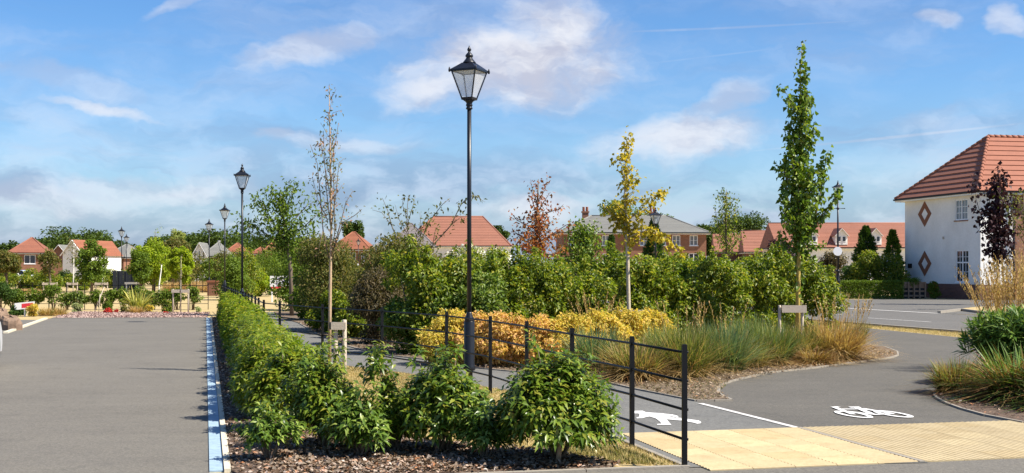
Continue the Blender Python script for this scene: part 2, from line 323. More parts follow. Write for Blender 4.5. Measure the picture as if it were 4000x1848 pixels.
tilemat('tile_orange', [(.235, .080, .040), (.275, .10, .052), (.20, .068, .034)])
tilemat('slate', [(.14, .145, .135), (.19, .19, .175), (.12, .12, .115)])
tilemat('slate_purple', [(.13, .115, .12), (.17, .15, .15), (.11, .10, .105)])

# ------------------------------------------------------------------ object helpers
def np_mesh(name, v, faces, smooth=False):
    """faces: list of (k,) int arrays grouped as arrays of shape (n,k)"""
    me = bpy.data.meshes.new(name)
    v = np.asarray(v, np.float32); me.vertices.add(len(v)); me.vertices.foreach_set('co', v.ravel())
    if isinstance(faces, np.ndarray): faces = [faces]
    tot = sum(f.size for f in faces); nf = sum(len(f) for f in faces)
    me.loops.add(tot); me.polygons.add(nf)
    idx = np.concatenate([f.ravel() for f in faces]).astype(np.int32); me.loops.foreach_set('vertex_index', idx)
    sizes = np.concatenate([np.full(len(f), f.shape[1]) for f in faces]); st = np.concatenate([[0], np.cumsum(sizes)[:-1]]).astype(np.int32)
    me.polygons.foreach_set('loop_start', st)
    if smooth: me.polygons.foreach_set('use_smooth', np.ones(nf, bool))
    me.update(calc_edges=True); return me
class MB:
    def __init__(s): s.v = []; s.f = []; s.sm = []
    def add(s, v, f, smooth=False):
        o = len(s.v); s.v += [tuple(x) for x in v]; s.f += [tuple(i+o for i in q) for q in f]; s.sm += [smooth]*len(f); return s
    def box(s, x0, y0, z0, x1, y1, z1):
        v = [(x0, y0, z0), (x1, y0, z0), (x1, y1, z0), (x0, y1, z0), (x0, y0, z1), (x1, y0, z1), (x1, y1, z1), (x0, y1, z1)]
        return s.add(v, [(0, 3, 2, 1), (4, 5, 6, 7), (0, 1, 5, 4), (1, 2, 6, 5), (2, 3, 7, 6), (3, 0, 4, 7)])
    def bar(s, a, b, w, d=None, up=(0, 0, 1)):
        """box beam from a to b with square section w x d"""
        d = d or w; a = Vector(a); b = Vector(b); t = (b-a).normalized(); u = Vector(up)
        if abs(t.dot(u)) > 0.95: u = Vector((0, 1, 0))
        x = t.cross(u).normalized(); y = x.cross(t).normalized(); v = []
        for p in (a, b):
            for (i, j) in ((-1, -1), (1, -1), (1, 1), (-1, 1)): v.append(p + x*i*w/2 + y*j*d/2)
        return s.add(v, [(0, 1, 2, 3), (7, 6, 5, 4), (0, 4, 5, 1), (1, 5, 6, 2), (2, 6, 7, 3), (3, 7, 4, 0)])
    def tube(s, pts, rad, n=6, cap=True):
        pts = [Vector(p) for p in pts]; rad = rad if isinstance(rad, (list, tuple)) else [rad]*len(pts)
        v = []; f = []
        px = None
        for i, p in enumerate(pts):
            t = (pts[min(i+1, len(pts)-1)]-pts[max(i-1, 0)])
            if t.length < 1e-9: t = Vector((0, 0, 1))
            t.normalize()
            if px is None:
                u = Vector((0, 1, 0)) if abs(t.z) > 0.9 else Vector((0, 0, 1)); px = t.cross(u).normalized()
            else:
                px = (px - t*px.dot(t)).normalized()
            py = t.cross(px)
            for k in range(n):
                a = 2*math.pi*k/n; v.append(p + (px*math.cos(a)+py*math.sin(a))*rad[i])
        for i in range(len(pts)-1):
            for k in range(n):
                k2 = (k+1) % n; f.append((i*n+k, i*n+k2, (i+1)*n+k2, (i+1)*n+k))
        s.add(v, f, True)
        if cap:
            o = len(s.v)-len(v)
            s.f.append(tuple(o+k for k in range(n))[::-1]); s.sm.append(False)
            s.f.append(tuple(o+(len(pts)-1)*n+k for k in range(n))); s.sm.append(False)
        return s
    def lathe(s, prof, n=16, c=(0, 0), smooth=True):
        v = []; f = []
        for (r, z) in prof:
            for k in range(n):
                a = 2*math.pi*k/n; v.append((c[0]+r*math.cos(a), c[1]+r*math.sin(a), z))
        for i in range(len(prof)-1):
            for k in range(n):
                k2 = (k+1) % n; f.append((i*n+k, i*n+k2, (i+1)*n+k2, (i+1)*n+k))
        s.add(v, f, smooth); o = len(s.v)-len(v)
        s.f.append(tuple(o+k for k in range(n))[::-1]); s.sm.append(False)
        s.f.append(tuple(o+(len(prof)-1)*n+k for k in range(n))); s.sm.append(False)
        return s
    def prism(s, poly, z0, z1, top_only=False):
        n = len(poly); a = sum(poly[i][0]*poly[(i+1) % n][1]-poly[(i+1) % n][0]*poly[i][1] for i in range(n))
        if a < 0: poly = poly[::-1]
        v = [(x, y, z0) for x, y in poly] + [(x, y, z1) for x, y in poly]
        f = [tuple(range(n, 2*n))]
        if not top_only: f += [tuple(range(n))[::-1]] + [(i, (i+1) % n, n+(i+1) % n, n+i) for i in range(n)]
        return s.add(v, f)
    def mesh(s, name):
        me = bpy.data.meshes.new(name); me.from_pydata([tuple(x) for x in s.v], [], s.f); me.update()
        if any(s.sm): me.polygons.foreach_set('use_smooth', s.sm)
        return me
def obj(name, me, mat=None, parent=None, loc=None, rotz=0):
    if isinstance(me, MB): me = me.mesh(name)
    o = bpy.data.objects.new(name, me); COL.objects.link(o)
    if mat and len(me.materials) == 0: me.materials.append(MATS[mat])
    if parent: o.parent = parent
    if loc is not None: o.location = loc
    if rotz: o.rotation_euler = (0, 0, rotz)
    return o
def tag(o, label, cat, group=None):
    o['label'] = label; o['category'] = cat
    if group: o['group'] = group
    return o
def thing(name, label, cat, loc=(0, 0, 0), rotz=0, group=None):
    o = bpy.data.objects.new(name, None); COL.objects.link(o); o.location = loc; o.rotation_euler = (0, 0, rotz); o.empty_display_size = 0.2
    return tag(o, label, cat, group)
def struct(name, me, mat, parent=None):
    o = obj(name, me, mat, parent)
    if not parent: o['kind'] = 'structure'
    return o
def stuff(name, me, mat, parent=None, label=None, cat=None):
    o = obj(name, me, mat, parent); o['kind'] = 'stuff'
    if label: o['label'] = label; o['category'] = cat
    return o
def dup(root, loc, rotz=None, label=None, group=None, scale=None):
    r = root.copy(); COL.objects.link(r); r.location = loc
    if rotz is not None: r.rotation_euler = (0, 0, rotz)
    if label: r['label'] = label
    if group: r['group'] = group
    if scale: r.scale = scale
    for ch in list(root.children):
        c = ch.copy(); COL.objects.link(c); c.parent = r
        for g in list(ch.children):
            d = g.copy(); COL.objects.link(d); d.parent = c
    return r
def in_poly(pts, poly):
    x, y = pts[:, 0], pts[:, 1]; ins = np.zeros(len(pts), bool); n = len(poly)
    for i in range(n):
        x1, y1 = poly[i]; x2, y2 = poly[(i+1) % n]
        c = ((y1 > y) != (y2 > y)) & (x < (x2-x1)*(y-y1)/((y2-y1) if y2 != y1 else 1e-9)+x1); ins ^= c
    return ins
def scatter(poly, n, r=None):
    r = r or rng; p = np.array(poly); lo, hi = p.min(0), p.max(0); out = []; tot = 0
    while tot < n:
        q = lo+(hi-lo)*r.random((n*2, 2)); q = q[in_poly(q, poly)]; out.append(q); tot += len(q)
        if len(q) == 0: break
    return np.concatenate(out)[:n]
def unit(a): return a/np.maximum(np.linalg.norm(a, axis=-1, keepdims=True), 1e-9)
def rdir(n, r=None):
    return unit((r or rng).normal(size=(n, 3)))

# ------------------------------------------------------------------ foliage helpers
def leaves(Pt, D, N, L, Wd, near=False, droop=0.15, fold=0.25):
    """leaf blades as folded kites; near ones get a bent midrib"""
    n = len(Pt); L = np.broadcast_to(L, (n,))[:, None]; Wd = np.broadcast_to(Wd, (n,))[:, None]
    D = unit(D); S = unit(np.cross(D, N)); N = np.cross(S, D); Z = np.array([0, 0, 1.0])
    b = Pt; t = Pt+D*L-Z*L*droop
    if near:
        m = Pt+D*L*0.5+N*L*0.03
        l = Pt+D*L*0.45-S*Wd*0.5+N*Wd*fold; r = Pt+D*L*0.45+S*Wd*0.5+N*Wd*fold
        v = np.stack([b, r, t, l, m], 1).reshape(-1, 3); k = np.arange(n)[:, None]*5
        f = np.concatenate([k+np.array([0, 1, 4]), k+np.array([0, 4, 3]), k+np.array([4, 1, 2]), k+np.array([4, 2, 3])], 0)
    else:
        l = Pt+D*L*0.45-S*Wd*0.5+N*Wd*fold; r = Pt+D*L*0.45+S*Wd*0.5+N*Wd*fold
        v = np.stack([b, r, t, l], 1).reshape(-1, 3); k = np.arange(n)[:, None]*4
        f = np.concatenate([k+np.array([0, 1, 2]), k+np.array([0, 2, 3])], 0)
    return v, f
def shoots(B, D, nl, slen, L, Wd, r, droop=0.35, near=True, up=0.55):
    """leafy shoots: leaves spiral round each shoot and hang at its tip"""
    n = len(B); D = unit(D)
    a = unit(np.cross(D, np.array([0.31, 0.22, 0.93]))); b = np.cross(D, a)
    t = np.linspace(0.25, 1.0, nl)[None, :]+r.normal(0, 0.04, (n, nl)); ph = np.arange(nl)[None, :]*2.4+r.random((n, 1))*6.28
    out = a[:, None, :]*np.cos(ph)[..., None]+b[:, None, :]*np.sin(ph)[..., None]
    sl = slen*(0.6+0.8*r.random((n, 1, 1)))
    Pt = B[:, None, :]+D[:, None, :]*sl*t[..., None]
    ld = out*1.0+D[:, None, :]*up*(0.5+t[..., None])+r.normal(0, 0.15, (n, nl, 3)); ld[..., 2] -= droop
    ln = D[:, None, :]*1.0+r.normal(0, 0.25, (n, nl, 3)); ln[..., 2] += 0.5
    LL = L*(0.65+0.6*r.random(n*nl))
    return leaves(Pt.reshape(-1, 3), ld.reshape(-1, 3), ln.reshape(-1, 3), LL, LL*Wd/L, near, droop*0.5)
def cloud(C, rad, n, L, Wd, r, flat=0.85, near=False, upn=0.6, shell=0.5):
    """leaves scattered in round clumps centred on C (k,3), radius rad (k,)"""
    k = len(C); rad = np.broadcast_to(rad, (k,)); w = rad**2; i = r.choice(k, n, p=w/w.sum())
    d = rdir(n, r); rr = (shell+(1-shell)*r.random(n)**0.5)*rad[i]
    Pt = C[i]+d*rr[:, None]*np.array([1, 1, flat])
    D = d*0.6+rdir(n, r); N = d*0.7+rdir(n, r)*0.6; N[:, 2] += upn
    LL = L*(0.6+0.7*r.random(n)); return leaves(Pt, D, N, LL, LL*Wd/L, near, 0.2)
def merge(parts):
    vs = []; fs = []; o = 0
    for v, f in parts: vs.append(v); fs.append(f+o); o += len(v)
    return np.concatenate(vs), np.concatenate(fs)
def blades(B, Hd, lean, L, Wd, r, stiff=0.5):
    """grass blades: arching tapered strips; Hd horizontal unit dir (n,2), lean 0..1"""
    n = len(B); L = np.broadcast_to(L, (n,)); lean = np.broadcast_to(lean, (n,)); Wd = np.broadcast_to(Wd, (n,))
    h = np.concatenate([Hd, np.zeros((n, 1))], 1); s = np.stack([-Hd[:, 1], Hd[:, 0], np.zeros(n)], 1)
    tw = r.normal(0, 0.6, n)[:, None]; s = unit(s*np.cos(tw)+h*np.sin(tw))
    lv = []
    for t, w in ((0, 0.8), (0.4, 1.0), (0.75, 0.7)):
        c = B+h*(L*lean*(stiff*t+(1-stiff)*t*t*1.3))[:, None]; c[:, 2] += L*(t*(1-0.25*lean)-0.55*lean**2*t*t*(1-stiff)*1.6)
        lv.append(c-s*(Wd*w/2)[:, None]); lv.append(c+s*(Wd*w/2)[:, None])
    c = B+h*(L*lean*(stiff+(1-stiff)*1.3))[:, None]; c[:, 2] += L*((1-0.25*lean)-0.55*lean**2*(1-stiff)*1.6)
    lv.append(c); v = np.stack(lv, 1).reshape(-1, 3); k = np.arange(n)[:, None]*7
    f = np.concatenate([k+np.array(q) for q in ([0, 1, 3], [0, 3, 2], [2, 3, 5], [2, 5, 4], [4, 5, 6])], 0)
    return v, f
def clump(r, n, rad, L, Wd, lean=(0.1, 0.8), stiff=0.4):
    a = r.random(n)*6.283; rr = rad*np.sqrt(r.random(n)); B = np.stack([rr*np.cos(a), rr*np.sin(a), np.zeros(n)], 1)
    a2 = a+r.normal(0, 0.7, n); Hd = np.stack([np.cos(a2), np.sin(a2)], 1)
    return blades(B, Hd, lean[0]+(lean[1]-lean[0])*r.random(n), L*(0.55+0.5*r.random(n)), Wd, r, stiff)

# ================================================================== THE SETTING
ground_poly = [(-900, -30), (900, -30), (900, 1500), (-900, 1500)]
struct('ground', MB().prism(ground_poly, 0, 0, True), 'turf')

# drain strip line along the car park
SA = np.array(G(818, 1848)); SB = np.array(G(806, 1243))
sdv = (SB-SA)/np.linalg.norm(SB-SA); snr = np.array([sdv[1], -sdv[0]])      # to the right of the line
SA0 = SA-sdv*6
def sl(t, o): p = SA+sdv*t+snr*o; return (p[0], p[1])
slen = np.linalg.norm(SB-SA)
# front carriageway edge line
FA = np.array(G(2278, 1845)); FB = np.array(G(4000, 1780)); fdv = (FB-FA)/np.linalg.norm(FB-FA)
def fl(x): t = (x-FA[0])/fdv[0]; return (x, FA[1]+fdv[1]*t)
# left white line edge of the car park
car_park_poly = [sl(-0.1, 0), sl(slen, 0), G(205, 1243), G(150, 1250), G(-300, 1252), (-60, 38), (-60, -20), (14, -20), (14, 13.2), fl(12.0), fl(1.0), fl(-2.2)]
car_park_poly = [sl(-0.05, 0.30), sl(-0.05, 0.0), sl(slen, 0), G(205, 1243), G(150, 1250), (-34, 41.5), (-60, 41.5), (-60, -20), (40, -20), (40, fl(40)[1]), fl(1.6), fl(0.6), (-2.15, fl(-2.15)[1])]
struct('car_park', MB().prism(car_park_poly, .004, .004, True), 'asphalt_warm')

# footpath edges (near side, far side)
near_edge = [G(2690, 1832), G(2400, 1710), G(1996, 1530), G(1905, 1515), G(1680, 1474), G(1545, 1454), G(1381, 1435), (-3.55, 22.5), (-4.7, 24.6), (-5.35, 26.2), (-6.2, 29.3), (-8.75, 38.4), (-11.4, 48.0)]
far_edge = [G(2719, 1571), G(2467, 1521), G(2310, 1484), G(1870, 1442), G(1700, 1412), G(1467, 1385), G(1354, 1353), G(1247, 1312), G(1168, 1264), (-8.2, 43.0), (-9.3, 48.0)]
near_edge[0] = (near_edge[0][0], fl(near_edge[0][0])[1])
DIV0 = np.array(G(2735, 1580)); DIV1 = np.array(G(3110, 1675)); DIV2 = np.array(G(3590, 1800))
# cycle path sheet: from the dividing line to the verge, on round behind the planting
verge_in = [(9.0, 41.0), G(3329, 1277), G(3850, 1329), (13.0, 26.0), (14.5, 20.0), (16.2, fl(16.2)[1])]
cyc = [near_edge[0], far_edge[0], G(2860, 1569), G(3500, 1350), (8.0, 34.5), (8.3, 44)] + verge_in
cyc = [tuple(near_edge[0]), tuple(near_edge[1]), (1.2, 15.6), (2.2, 17.0), (6, 24), (6.6, 30), (6.9, 44)] + verge_in
struct('cycle_path', MB().prism(cyc, .006, .006, True), 'asphalt_cycle')
divb = [(DIV0[0], DIV0[1]), (DIV1[0], DIV1[1])]
fp = [tuple(near_edge[0])] + [tuple(p) for p in near_edge[1:]] + [tuple(p) for p in far_edge[::-1]] + [G(2735, 1580), tuple(DIV1), tuple(DIV2+(DIV2-DIV1)*0.07)]
struct('footpath', MB().prism(fp, .010, .010, True), 'asphalt_path')

# road along the far side, running away to the left
rd = np.array([.285, -.958]); rd /= np.linalg.norm(rd); rn = np.array([-rd[1], rd[0]])
def rp(n, y):                     # point on the line n metres across, at depth y
    t = (y-n*rn[1])/rd[1]; return (n*rn[0]+rd[0]*t, y)
nk = np.dot(np.array(G(3329, 1267)), rn); nf = np.dot(np.array(G(3470, 1215)), rn)
road_poly = [rp(nk, 120), rp(nf, 120), rp(nf, 46.6)] + [G(3668, 1226), G(3900, 1233)] + [(40, 44), (40, 14), rp(nk, 14)]
struct('road', MB().prism(road_poly, .005, .005, True), 'asphalt_road')
junc = [rp(nf-0.05, 110), (18, 66.3), (30, 66.3), (60, 60), (60, 47), G(3900, 1232.5), G(3668, 1226)]
struct('junction', MB().prism([G(3240, 1170), G(4050, 1170), (70, 66), (70, 46), G(3900, 1231), G(3668, 1226), G(3278, 1204)], .009, .009, True), 'asphalt_road')
island = [G(3755, 1214), G(3800, 1208), G(3870, 1204), (60, 54.5), (60, 48), G(3950, 1231), G(3850, 1226)]
struct('verge', MB().prism(island, 0.0, .09), 'turf')
ks = MB()
for a, b in zip([G(3668, 1226), G(3755, 1217), G(3850, 1228.5)], [G(3755, 1217), G(3850, 1228.5), G(3950, 1234)]): pass

# ---- gravel strip at the far end of the car park
grav_poly = [G(205, 1243), sl(slen, 0.0), G(818, 1223), G(290, 1220)]
struct('gravel_strip', MB().prism(grav_poly, .012, .012, True), 'gravel')

def kerb_run(name, pts, w, z1, mat, piece=0.9, gap=0.008, z0=-0.05, off=0.0, parent_kind='structure'):
    """edging laid piece by piece; each piece an object under the run"""
    root = bpy.data.objects.new(name, None); COL.objects.link(root); root['kind'] = 'structure'
    pts = [np.array(p, float) for p in pts]
    for a, b in zip(pts[:-1], pts[1:]):
        L = np.linalg.norm(b-a)
        if L < 1e-6: continue
        d = (b-a)/L; n = np.array([d[1], -d[0]]); k = max(1, int(round(L/piece)))
        for i in range(k):
            p = a+d*(L*i/k+gap/2)+n*off; q = a+d*(L*(i+1)/k-gap/2)+n*off; jz = random.uniform(-.002, .002)
            m = MB().prism([tuple(p-n*w/2), tuple(q-n*w/2), tuple(q+n*w/2), tuple(p+n*w/2)], z0, z1+jz)
            obj(name.split('_')[0]+'_piece' if False else 'edging_piece', m, mat, root)
    return root
# drain channel sections and kerb beside it
root = bpy.data.objects.new('drain_channel', None); COL.objects.link(root); root['kind'] = 'structure'
t = 0.02
while t < slen-0.6:
    obj('channel_section', MB().prism([sl(t+.004, 0.0), sl(t+.996, 0.0), sl(t+.996, .118), sl(t+.004, .118)], -.05, .016+random.uniform(-.001, .001)), 'drain_sky_blue', root)
    t += 1.0
kerb_run('bed_kerb', [sl(-.02, .118+.033), sl(slen, .118+.033)], .056, .035, 'kerb_cream', 0.915)
kerb_run('gravel_kerb', [G(205, 1244.5), sl(slen, 0.0)], .06, .03, 'concrete_edge', 0.915)

# ---- planting beds
bed1 = [sl(-0.02, .185), sl(slen, .185), sl(slen, 1.55), sl(8, 1.55), sl(3.0, 1.75), (-.8, 12.2), (.3, 11.6), (.95, 10.95), (.8, fl(.8)[1]+.03), (-2.1, fl(-2.1)[1]+.03)]
struct('planting_bed', MB().prism(bed1, 0.0, .022), 'soil')
bed2_right = [G(2719, 1571), G(2790, 1570), G(2858, 1568), G(2822, 1552), G(2804, 1534), G(2816, 1509), G(2857, 1493), G(2989, 1461), G(3165, 1443), G(3329, 1421), G(3454, 1405), G(3490, 1398), G(3508, 1390), G(3505, 1377), G(3454, 1358), G(3391, 1351)]
bed2 = [tuple(p) for p in far_edge[::-1]] + bed2_right + [(7.4, 30), (7.7, 36), (7, 44), (0, 46), (-5, 48)]
struct('planting_bed', MB().prism(bed2, 0.0, .028), 'soil_dry')
bed3 = [G(4000, 1657), G(3850, 1628), G(3760, 1603), G(3699, 1581), G(3660, 1560), G(3649, 1546), G(3655, 1532), G(3680, 1515), G(3730, 1485), G(3780, 1440), (8.9, 22.5), (9.8, 24.5), (12.0, 24.0), (14.0, 17.0), (12, 14)]
struct('planting_bed', MB().prism(bed3, 0.0, .028), 'soil')
kerb_run('path_edging', far_edge[:9], .036, .031, 'concrete_edge', 0.9)
kerb_run('path_edging', bed2_right, .036, .031, 'concrete_edge', 0.9)
kerb_run('path_edging', bed3[:9], .036, .031, 'concrete_edge', 0.9)
kerb_run('front_kerb', [(-2.1, fl(-2.1)[1]+.0), tuple(near_edge[0])], .07, .03, 'concrete_edge', 0.915)
kerb_run('path_edging', [tuple(near_edge[0]), tuple(near_edge[1])], .05, .02, 'concrete_edge', 0.9)
kerb_run('verge_kerb', [rp(nk, 60), rp(nk, 16)], .125, .07, 'concrete_edge', 0.915)
kerb_run('island_kerb', [G(3668, 1225), G(3755, 1214.5), G(3850, 1227), G(3950, 1232)], .125, .10, 'concrete_edge', 0.915)
kerb_run('left_kerb', [G(22, 1303), G(179, 1247)], .12, .05, 'kerb_cream', 0.915)

# ---- paint on the ground
def flat(name, poly, mat='line_paint', z=.0165): return struct(name, MB().prism(poly, z, z, True), mat)
d = (DIV1-DIV0)/np.linalg.norm(DIV1-DIV0); n = np.array([d[1], -d[0]])
flat('dividing_line', [tuple(DIV0-n*.04), tuple(DIV1-n*.04), tuple(DIV1+n*.04), tuple(DIV0+n*.04)])
for (a, b, w) in [((3388, 1243.5), (3637, 1260), .1), ((3245, 1228), (3290, 1230.5), .1), ((3772, 1269), (3900, 1277.5), .1)]:
    A = np.array(G(*a)); B = np.array(G(*b)); dd = (B-A)/np.linalg.norm(B-A); nn = np.array([dd[1], -dd[0]])
    flat('lane_dash', [tuple(A-nn*w/2), tuple(B-nn*w/2), tuple(B+nn*w/2), tuple(A+nn*w/2)])
A = np.array(G(3278, 1204)); B = np.array(G(3668, 1226)); dd = (B-A)/np.linalg.norm(B-A); nn = np.array([dd[1], -dd[0]])
flat('edge_line', [tuple(A-nn*.12), tuple(B-nn*.12), tuple(B+nn*.12), tuple(A+nn*.12)])
# walker symbol, outline as painted
wk = [(55, 129), (130, 128), (155, 140), (290, 150), (380, 160), (425, 172), (430, 181), (400, 186), (330, 168), (450, 189), (600, 211), (622, 224), (614, 234), (587, 238), (562, 229), (450, 210), (330, 200), (350, 225), (371, 247), (250, 247), (251, 240), (290, 237), (270, 215), (240, 192), (190, 176), (165, 179), (130, 190), (80, 193), (78, 185), (98, 180), (105, 162), (95, 150), (50, 151)]
struct('walker_symbol', MB().prism([G(2450+x*.4658, 1550+y*.4658) for x, y in wk], .016, .016, True), 'white_paint')
# cycle symbol: two wheels, frame, saddle, handlebar
cyb = MB()
def c2w(x, y): return np.array(G(3100+x*.3494, 1300+y*.3494))
def ring(c, a, b, w, n=28):
    v = []
    for k in range(n):
        t = 2*math.pi*k/n
        for s in (1, 0):
            p = c+UX*(a-w*(1-s))*math.cos(t)+VX*(b-w*1.7*(1-s))*math.sin(t); v.append((p[0], p[1], .0165))
    cyb.add(v, [(2*k+1, 2*k, 2*((k+1) % n), 2*((k+1) % n)+1) for k in range(n)])
c1 = c2w(668, 926); c2 = c2w(1112, 921)
ring(c1, .15, .37, .058); ring(c2, .15, .37, .058)
def stroke(a, b, w, z):
    a = c2w(*a); b = c2w(*b); d = (b-a)/np.linalg.norm(b-a); n = np.array([d[1], -d[0]])*w/2
    cyb.add([(*(a-n), z), (*(a+n), z), (*(b+n), z), (*(b-n), z)], [(0, 1, 2, 3)])
for i, (a, b, w) in enumerate([((432, 846), (505, 841), .05), ((455, 846), (668, 926), .045), ((545, 868), (775, 866), .05), ((590, 893), (890, 928), .05), ((625, 847), (742, 846), .07), ((700, 848), (890, 930), .05), ((880, 930), (1112, 921), .05), ((770, 862), (1112, 921), .05)]):
    stroke(a, b, w*1.45, .0168+i*.0003)
struct('cycle_symbol', cyb, 'white_paint')

# ---- tactile paving: every slab its own piece, ribs proud
def slab_mesh(along):
    m = MB(); s = .1972; m.box(-s, -s, -.03, s, s, .0)
    for k in range(6):
        c = -s+.033+k*.0655; w = .017
        if along: v = [(c-w, -s, 0), (c+w, -s, 0), (c+w*.7, -s, .004), (c-w*.7, -s, .004), (c-w, s, 0), (c+w, s, 0), (c+w*.7, s, .004), (c-w*.7, s, .004)]
        else: v = [(-s, c+w, 0), (-s, c-w, 0), (-s, c-w*.7, .006), (-s, c+w*.7, .006), (s, c+w, 0), (s, c-w, 0), (s, c-w*.7, .006), (s, c+w*.7, .006)]
        m.add(v, [(0, 1, 2, 3), (3, 2, 6, 7), (1, 5, 6, 2), (0, 3, 7, 4), (4, 7, 6, 5)])
    return m.mesh('slab')
tact = bpy.data.objects.new('tactile_paving', None); COL.objects.link(tact); tact['kind'] = 'structure'
mls = {}
for al in (0, 1):
    for mm in ('tactile', 'tactile_b', 'tactile_c'):
        me = slab_mesh(al); me.materials.append(MATS[mm]); mls[(al, mm)] = me
ta = np.array(DIV1); td = (DIV2-DIV1)/np.linalg.norm(DIV2-DIV1); tu = (np.array(G(4000, 1648))-np.array(G(2450, 1700))); tu /= np.linalg.norm(tu)
tang = math.atan2(tu[1], tu[0])
td = np.array([tu[1], -tu[0]])
dep = 6
for j in range(dep):
    for i in range(-6, 16):
        off = i*.4+.2 if i < 0 else i*.4+.2+.06
        c = ta+tu*off+td*(j*.4+.2)
        # stop at the grass corner on the left
        if i < 0:
            e0 = np.array(near_edge[1]); e1 = np.array(near_edge[0]); ed = (e1-e0)/np.linalg.norm(e1-e0)
            if np.dot(c-e0, np.array([-ed[1], ed[0]])) < 0.06: continue
        o = bpy.data.objects.new('tactile_slab', mls[(0 if i < 0 else 1, random.choice(['tactile', 'tactile', 'tactile_b', 'tactile_c']) if i < 5 else random.choice(['tactile', 'tactile_b', 'tactile_b']))]); COL.objects.link(o)
        o.parent = tact; o.location = (c[0], c[1], .0135+random.uniform(-.001, .001)); o.rotation_euler = (0, 0, tang)
cs = MB()
p0 = ta+tu*.005; p1 = ta+tu*.055
cs.prism([tuple(p0), tuple(p1), tuple(p1+td*2.4), tuple(p0+td*2.4)], -.02, .019); struct('centre_strip', cs, 'concrete_edge')

# ---- loose stuff: bark chips, turf blades, gravel stones
def chips(name, poly, n, size, z, mat, flatness=0.25):
    q = scatter(poly, n); B = np.concatenate([q, np.full((n, 1), z)], 1); B[:, 2] += rng.random(n)*.018
    D = rdir(n); D[:, 2] *= .3; N = rdir(n)*flatness*2; N[:, 2] += 1
    L = size*(0.5+rng.random(n)); v, f = leaves(B, D, N, L, L*(0.35+.5*rng.random(n)), False, 0.05, 0.15)
    return stuff(name, np_mesh(name, v, f), mat)
o = chips('bark_mulch', bed1, 32000, .04, .026, 'chips'); o['label'] = 'brown bark mulch with fallen leaves under the laurel hedge'; o['category'] = 'bark mulch'
front_bed = [(-2.1, 10.1), (.95, 10.75), (.3, 11.6), (-.8, 12.2), (-2.3, 12.6)]
o = chips('bark_mulch', front_bed, 13000, .042, .03, 'chips'); o['label'] = 'pale and brown bark chips in front of the row of bushes'; o['category'] = 'bark mulch'
front2 = [G(2310, 1484), G(2467, 1521), G(2719, 1571), G(2858, 1568), G(2804, 1534), G(2857, 1493), G(3165, 1443), G(3508, 1390), G(3391, 1351), G(3200, 1370), G(2300, 1440)]
o = chips('leaf_litter', front2, 11000, .038, .032, 'litter'); o['label'] = 'leaf litter and chips around the ornamental grasses'; o['category'] = 'leaf litter'
o = chips('leaf_litter', [tuple(p) for p in far_edge[2:9]]+[(-3.0, 34), (0, 27), (1.5, 22)], 8000, .045, .032, 'litter'); o['label'] = 'chips and litter under the shrubs beside the footpath'; o['category'] = 'leaf litter'
o = chips('leaf_litter', bed3, 7000, .05, .032, 'chips'); o['label'] = 'litter under the strappy plants by the cycle path'; o['category'] = 'leaf litter'
q = scatter(grav_poly, 9000); B = np.concatenate([q, np.full((9000, 1), .012)], 1); Dd = rdir(9000); Nn = rdir(9000)*.5; Nn[:, 2] += 1
v, f = leaves(B, Dd, Nn, .06, .055, False, 0, .2); o = stuff('gravel', np_mesh('gravel', v, f), 'pink_gravel'); o['label'] = 'pink gravel along the end of the car park'; o['category'] = 'gravel'
def turf(name, poly, n, L, mat, label):
    q = scatter(poly, n); B = np.concatenate([q, np.full((n, 1), 0.0)], 1); a = rng.random(n)*6.283
    k = nzmask(q)
    l = L*(0.5+rng.random(n))
    v, f = blades1(B, np.stack([np.cos(a), np.sin(a)], 1), .3+.7*rng.random(n), l, .006+.004*rng.random(n))
    o = stuff(name, np_mesh(name, v, f), mat); o['label'] = label; o['category'] = 'grass'
def nzmask(q): return None
def blades1(B, Hd, lean, L, Wd):
    n = len(B); h = np.concatenate([Hd, np.zeros((n, 1))], 1); s = np.stack([-Hd[:, 1], Hd[:, 0], np.zeros(n)], 1)
    t = B+h*(L*lean)[:, None]; t[:, 2] += L*np.sqrt(np.maximum(1-lean**2*.8, .1)); w = (Wd/2)[:, None]
    v = np.stack([B-s*w, B+s*w, t], 1).reshape(-1, 3); k = np.arange(n)[:, None]*3; return v, k+np.array([0, 1, 2])
lawn = [sl(3.0, 1.75), sl(14, 1.5)] + [tuple(p) for p in near_edge[8:0:-1]] + [tuple(near_edge[0]), (.95, 10.95), (.3, 11.6), (-.8, 12.2)]
lawn_near = [(-2.3, 12.6), (-3.6, 17), (-4.2, 20)] + [tuple(p) for p in near_edge[7:0:-1]] + [(near_edge[0][0]-.02, near_edge[0][1]+.05), (.95, 10.95), (.3, 11.6), (-.8, 12.2)]
turf('dry_lawn', lawn_near, 90000, .035, 'dry_turf', 'short parched lawn between the hedge, the bushes and the path')
gp = [(.9, 10.95), (1.35, 10.9), (1.15, 11.7), (.8, 12.1), (.2, 12.2), (.3, 11.5)]
turf('green_turf', gp, 5000, .035, 'green_turf', 'greener tufts in the lawn near the end of the fence')
verge_poly = [rp(nk-.1, 45)] + [rp(nk-.1, 20), (13.9, 20), (12.6, 26), G(3850, 1329), G(3329, 1277), (9.0, 41)]
turf('verge_grass', verge_poly, 22000, .06, 'dry_turf', 'parched grass verge between the cycle path and the road')
weeds = [G(2467, 1521), G(2719, 1571), G(2830, 1560), G(2804, 1534), G(2850, 1495), G(2600, 1480)]
turf('weed_grass', weeds, 5000, .05, 'green_turf', 'weedy grass on the corner of the planting bed')
q = scatter(car_park_poly, 4000); q = q[(q[:, 1] > 10) & (q[:, 1] < 34)][:260]; nn_ = len(q)
